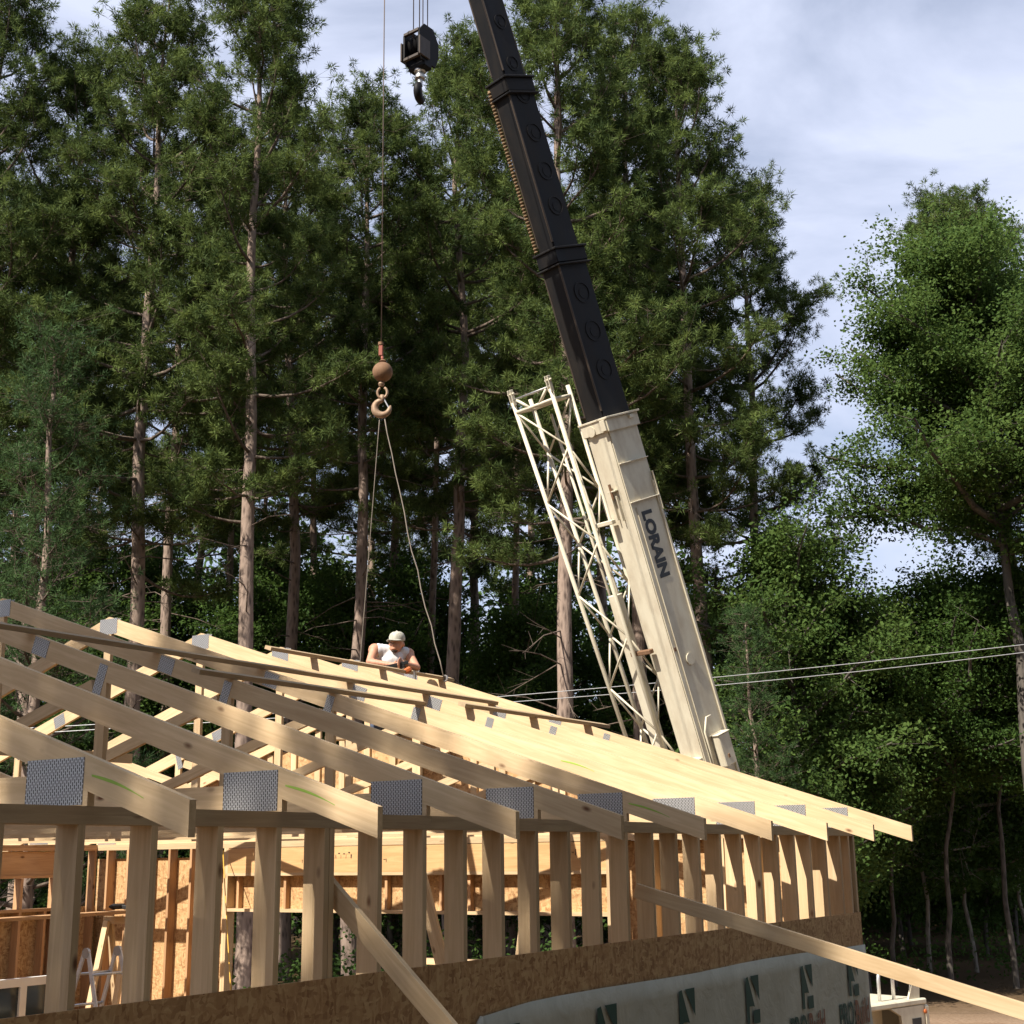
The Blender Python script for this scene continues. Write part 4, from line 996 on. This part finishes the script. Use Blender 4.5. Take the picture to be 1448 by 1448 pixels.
def leaves(rs, C, size, per, spread, D=None):
    n = len(C); P = np.repeat(C, per, 0) + rs.normal(0, 1, (n * per, 3)) * np.array(spread); k = len(P)
    nrm = unit(rs.normal(size=(k, 3)) * .75 + np.array([-.15, -.2, .75])); a = unit(np.cross(nrm, rs.normal(size=(k, 3)))); b_ = np.cross(nrm, a)
    s = size * rs.uniform(.65, 1.2, (k, 1))
    V = np.stack([P - a * s * .5, P + b_ * s * .34 + nrm * s * .05, P + a * s * .55 - nrm * s * .10, P - b_ * s * .34 + nrm * s * .05], 1).reshape(-1, 3)
    i = np.arange(k)[:, None] * 4; T = np.concatenate([i + np.array([[0, 1, 2]]), i + np.array([[0, 2, 3]])], 1).reshape(-1, 3)
    t = np.clip(np.repeat(rs.beta(2, 2, n), per) * .7 + rs.uniform(0, .35, k), 0, 1)
    return V, T, np.repeat(t, 4)
def make_broadleaf(seed, Ht, h0, rx, leaf=.14, nbr=26, per=26, r0=.16, m=LEAF, bark=BARK2, lean=0.0, twigs=15):
    rs = np.random.RandomState(seed); w = Wood()
    zs = np.linspace(0, Ht * .9, 10); sx = np.cumsum(rs.normal(0, .12, 10)); sy = np.cumsum(rs.normal(0, .12, 10)); sx[0] = sy[0] = 0
    tp = lambda z: Vector((np.interp(z, zs, sx) + lean * z, np.interp(z, zs, sy), z))
    w.tube([tp(z) for z in np.linspace(-.3, Ht * .9, 14)], [max(.015, r0 * (1 - z / Ht)) for z in np.linspace(0, Ht * .9, 14)], 8)
    C = []
    for i in range(nbr):
        t = (i + rs.rand()) / nbr; z = (h0 * .8) + (Ht * .88 - h0 * .8) * t; a = i * 2.4 + rs.normal(0, .4)
        prof = math.sqrt(max(.05, 1 - ((t - .42) / .62) ** 2)); L = rx * prof * rs.uniform(.60, 1.28); el = math.radians(12 + 42 * t + rs.normal(0, 10))
        d_ = Vector((math.cos(a) * math.cos(el), math.sin(a) * math.cos(el), math.sin(el))); b0 = tp(z); pts = [b0]
        for g in range(4): pts.append(pts[-1] + (d_ + Vector(rs.normal(0, .16, 3))).normalized() * L / 4)
        w.tube(pts, [.012 + .02 * L * (1 - k / 4.6) for k in range(5)], 5)
        for k in range(twigs):
            u = rs.uniform(.25, 1.0) * 4; j = int(min(3, u)); q = pts[j].lerp(pts[j + 1], u - j); e = q + Vector(rs.normal(0, 1, 3)).normalized() * rs.uniform(.3, 1.0) * (.5 + .17 * rx) + Vector((0, 0, .12))
            w.tube([q, e], [.010, .004], 3); C.append(e); C.append(q.lerp(e, .6))
    C = np.array(C); V, T, tone = leaves(rs, C, leaf, per, (.24, .24, .14))
    return mesh("trunk", w.V, w.F, bark, True), tri_mesh("crown", V, T, m, tone)
def plant(name, data, loc, label, cat, group, rz=0.0, sc_=1.0, sz=1.0, tilt=None):
    wm, cm = data; e = empty(name, loc, None, label, cat, group)
    R = Matrix.Rotation(rz, 4, 'Z'); M = Matrix.Translation(loc)
    if tilt: M = M @ Matrix.Rotation(tilt[1], 4, 'Y') @ Matrix.Rotation(tilt[0], 4, 'X')
    e.matrix_world = M @ R @ Matrix.Diagonal((sc_, sc_, sc_ * sz, 1))
    link("trunk", wm, e); link("crown", cm, e); return e
def gpos(px, Y, py=860):
    p = at(px, py, Y); return Vector((p.x, p.y, gz(p.x, p.y)))

PH = 26.0
PINES = [make_pine(11, PH, 11.5, 3.0, 62), make_pine(12, PH, 13.0, 2.8, 56), make_pine(13, PH, 10.5, 3.2, 64), make_pine(14, PH, 14.0, 2.7, 50), make_pine(15, PH, 12.0, 3.1, 60),
         make_pine(16, PH, 15.5, 2.4, 46, 46, 22, r0=.16)]
prng = random.Random(7)
def pine(px, Y, Ht, var, label, group=None, py=860, tilt=None, wide=1.0):
    s = Ht / PH; return plant("red_pine", PINES[var], gpos(px, Y, py), label, "pine tree", group or "tall pines of the stand", prng.uniform(0, 6.28), s * wide, 1 / wide, tilt)
FR = [(-70, 33, 25.5, 4, "tall red pine at the edge of the stand, beside the bushy soft pine"),
      (52, 35, 25.0, 1, "tall red pine between the soft pine and the thick double-crowned pines"),
      (195, 33, 25.4, 2, "tall red pine with a thick trunk rising behind the nearest truss peaks"),
      (360, 31, 25.2, 0, "tall red pine with the broadest sunlit trunk, left of the hanging ropes"),
      (505, 37, 25.0, 3, "red pine whose crown is crossed by the single hoist rope"),
      (640, 38, 27.0, 4, "red pine rising just behind the black hook block"),
      (793, 32, 25.8, 2, "red pine rising directly behind the lattice jib and the boom"),
      (893, 37, 27.0, 0, "red pine close behind the top of the cream boom section"),
      (1003, 34, 24.3, 4, "red pine with bare lower trunk standing just right of the crane boom"),
      (1092, 38, 22.5, 2, "red pine standing behind the leafy tree beside the boom")]
for a in FR: pine(*a)
BG = [(120, 44, 25, 5), (240, 42, 26, 3), (316, 47, 26, 5), (412, 41, 26.5, 1), (456, 47, 27, 5), (560, 48, 26, 3), (600, 44, 25, 5), (676, 50, 27, 1), (716, 43, 25, 5), (850, 48, 27, 3), (945, 50, 26, 5), (20, 47, 27, 0), (-120, 42, 27, 2), (280, 54, 27, 1), (520, 56, 28, 2), (760, 57, 28, 4), (375, 58, 27, 5), (140, 58, 28, 4)]
for px, Y, h_, v in BG: pine(px, Y, h_, v, "slender red pine deep in the stand behind the house", "pines deep in the stand")
pine(1500, 38, 22.0, 3, "leaning pine behind the big leafy tree, trunk slanting", "leaning pines by the leafy tree", 850, (0, math.radians(-6)))
pine(1550, 36, 21.0, 1, "thicker leaning pine half hidden by the big leafy tree", "leaning pines by the leafy tree", 850, (0, math.radians(-5.5)))
# pines beside and behind the photographer: they throw the dappled shade on the near trusses
def shade_pine(x, y, h_, v): 
    s = h_ / PH; plant("red_pine", PINES[v], Vector((x, y, gz(x, y))), "pine standing in the yard beside the open end of the house", "pine tree", "pines on the near side of the house", prng.uniform(0, 6.28), s, 1)
for a in ((-11.9, -2.5, 21, 5), (-13.3, -1.0, 21, 2), (-14.7, .4, 21, 4), (-16.2, 1.9, 21, 0), (-17.2, -4.4, 25, 5), (-22, 9, 26, 1), (-25, 18, 25, 2), (-29, 26, 26, 0)): shade_pine(*a)
SOFT = [make_pine(31, 14.0, 1.5, 3.1, 70, 28, 4, 0, .14, True), make_pine(32, 14.0, 2.0, 2.7, 64, 28, 4, 0, .13, True)]
plant("soft_pine", SOFT[0], gpos(62, 29), "bushy dark soft pine growing below the tall trunks", "pine tree", None, 1.0, 1.05)
plant("soft_pine", SOFT[1], gpos(-40, 30), "bushy soft pine half hidden by another at the stand's edge", "pine tree", None, 2.0, .9)
plant("soft_pine", SOFT[1], gpos(1060, 31), "small soft pine beside the boom, below the leafy crown", "pine tree", None, 4.0, .62)

BIG = make_broadleaf(41, 19.5, 13.0, 4.3, .105, 42, 78, .22, LEAF, BARK2, 0, 22)
HIGH = make_broadleaf(45, 11.0, 6.5, 2.9, .11, 30, 46, .09, LEAF_D)
MAP = [make_broadleaf(42, 11.5, 2.0, 3.0, .115, 34, 44, .10, LEAF_D), make_broadleaf(43, 11.0, 1.0, 2.7, .115, 34, 44, .09, LEAF_D), make_broadleaf(44, 10.5, 3.0, 2.5, .13, 28, 30, .07, LEAF_D, BIRCH)]
plant("leafy_tree", BIG, gpos(1418, 33, 850), "big leafy tree with a broad rounded crown right of the crane", "tree", None, .6, 1.0)
plant("leafy_tree", BIG, gpos(1640, 36, 850), "second big leafy tree at the end of the woods", "tree", None, 2.6, 1.0)
SUNM = make_broadleaf(46, 11.8, 3.0, 2.9, .115, 34, 46, .10, LEAF)
plant("leafy_tree", SUNM, gpos(1105, 33), "sunlit leafy tree standing just beside the cream boom", "tree", None, .3, 1.0)
plant("leafy_tree", SUNM, gpos(1190, 35), "sunlit leafy tree next to the one beside the boom, under the sky gap", "tree", None, 2.3, .9)
LF = [(1240, 47, 0, .95), (1300, 50, 1, 1.0), (1350, 47, 1, .98), (1430, 49, 0, 1.0), (1500, 46, 1, .95), (1180, 48, 1, 1.1), (1050, 47, 0, 1.1), (1390, 52, 0, 1.1), (1250, 54, 1, 1.2), (1470, 56, 1, 1.2), (1110, 55, 0, 1.2),
      (950, 44, 1, 1.1), (870, 42, 0, .95), (780, 46, 1, 1.2), (690, 42, 0, .95), (620, 47, 1, 1.25), (560, 43, 0, 1.05), (480, 45, 1, 1.2), (420, 50, 0, 1.3), (330, 43, 1, 1.1), (270, 48, 0, 1.25), (215, 42, 1, 1.0), (150, 45, 0, 1.25), (90, 41, 1, 1.1), (10, 43, 0, 1.2)]
for k, (px, Y, s) in enumerate(((1300, 35, .95), (1385, 36, 1.0), (1460, 34, .95), (1225, 36, .82))):
    plant("understory_tree", HIGH, gpos(px, Y), ("leafy tree with a raised crown below the overhead cables", "leafy tree with a raised crown just behind the long brace", "leafy tree with a raised crown under the big rounded tree", "smaller leafy tree with a raised crown beyond the truss tails")[k], "tree", "raised leafy crowns at the yard edge", prng.uniform(0, 6), s)
for k, (px, Y, v, s) in enumerate(LF):
    plant("understory_tree", MAP[v], gpos(px, Y), "low leafy tree filling the shade under the pines" if px < 1000 else "low leafy tree in the dark wood edge beyond the yard", "tree", "leafy trees under the pines" if px < 1000 else "leafy trees along the yard edge", prng.uniform(0, 6), s)
for k, (px, Y, s) in enumerate(((1272, 39, 1.0), (1335, 40, .95), (1415, 41, 1.0))):
    plant("sapling", MAP[2], gpos(px, Y), "thin pale-stemmed sapling in front of the dark wood edge", "sapling", "pale saplings at the wood edge", prng.uniform(0, 6), s)
# far wood and undergrowth
def wood_mass():
    rs = np.random.RandomState(5); n = 7600
    x = rs.uniform(-48, 48, n); y = rs.uniform(58, 80, n); z = rs.beta(1.1, 1.5, n) * np.where(x > 9, 9.0, 19 + 4 * np.sin(x * .35))
    V, T, t = leaves(rs, np.stack([x, y, z], 1), .42, 20, (.8, .8, .6)); o = link("far_wood", tri_mesh("far_wood", V, T, LEAF_D, t)); tag(o, "dark mass of foliage deep in the woods", "woods", kind="stuff")
    n = 2600; x = rs.uniform(-26, 26, n); y = 30.5 + rs.gamma(1.5, 4.0, n); k = (x < 3) | (y > 36.5); x, y = x[k], y[k]
    z = np.array([gz(a, b_) for a, b_ in zip(x, y)]) + rs.gamma(1.4, .35, len(x))
    V, T, t = leaves(rs, np.stack([x, y, z], 1), .13, 16, (.28, .28, .16)); o = link("undergrowth", tri_mesh("undergrowth", V, T, LEAF_D, t)); tag(o, "leafy green undergrowth along the foot of the woods", "undergrowth", kind="stuff")
wood_mass()
def unseen_wood():  # out-of-view leaf ring, packed dense to keep sky light off the near wall
    rs = np.random.RandomState(9); n = 3600
    ph = np.radians(rs.uniform(52, 196, n)); r = rs.uniform(14.5, 20, n); x = r * np.sin(ph); y = 4 + r * np.cos(ph); z = rs.uniform(0, 1, n) ** .9 * 23
    V, T, t = leaves(rs, np.stack([x, y, z], 1), .95, 7, (.8, .8, .7)); o = link("unseen_wood", tri_mesh("unseen_wood", V, T, LEAF_D, t)); tag(o, "dense leafy wood closing the clearing on the photographer's side", "woods", kind="stuff")
unseen_wood()
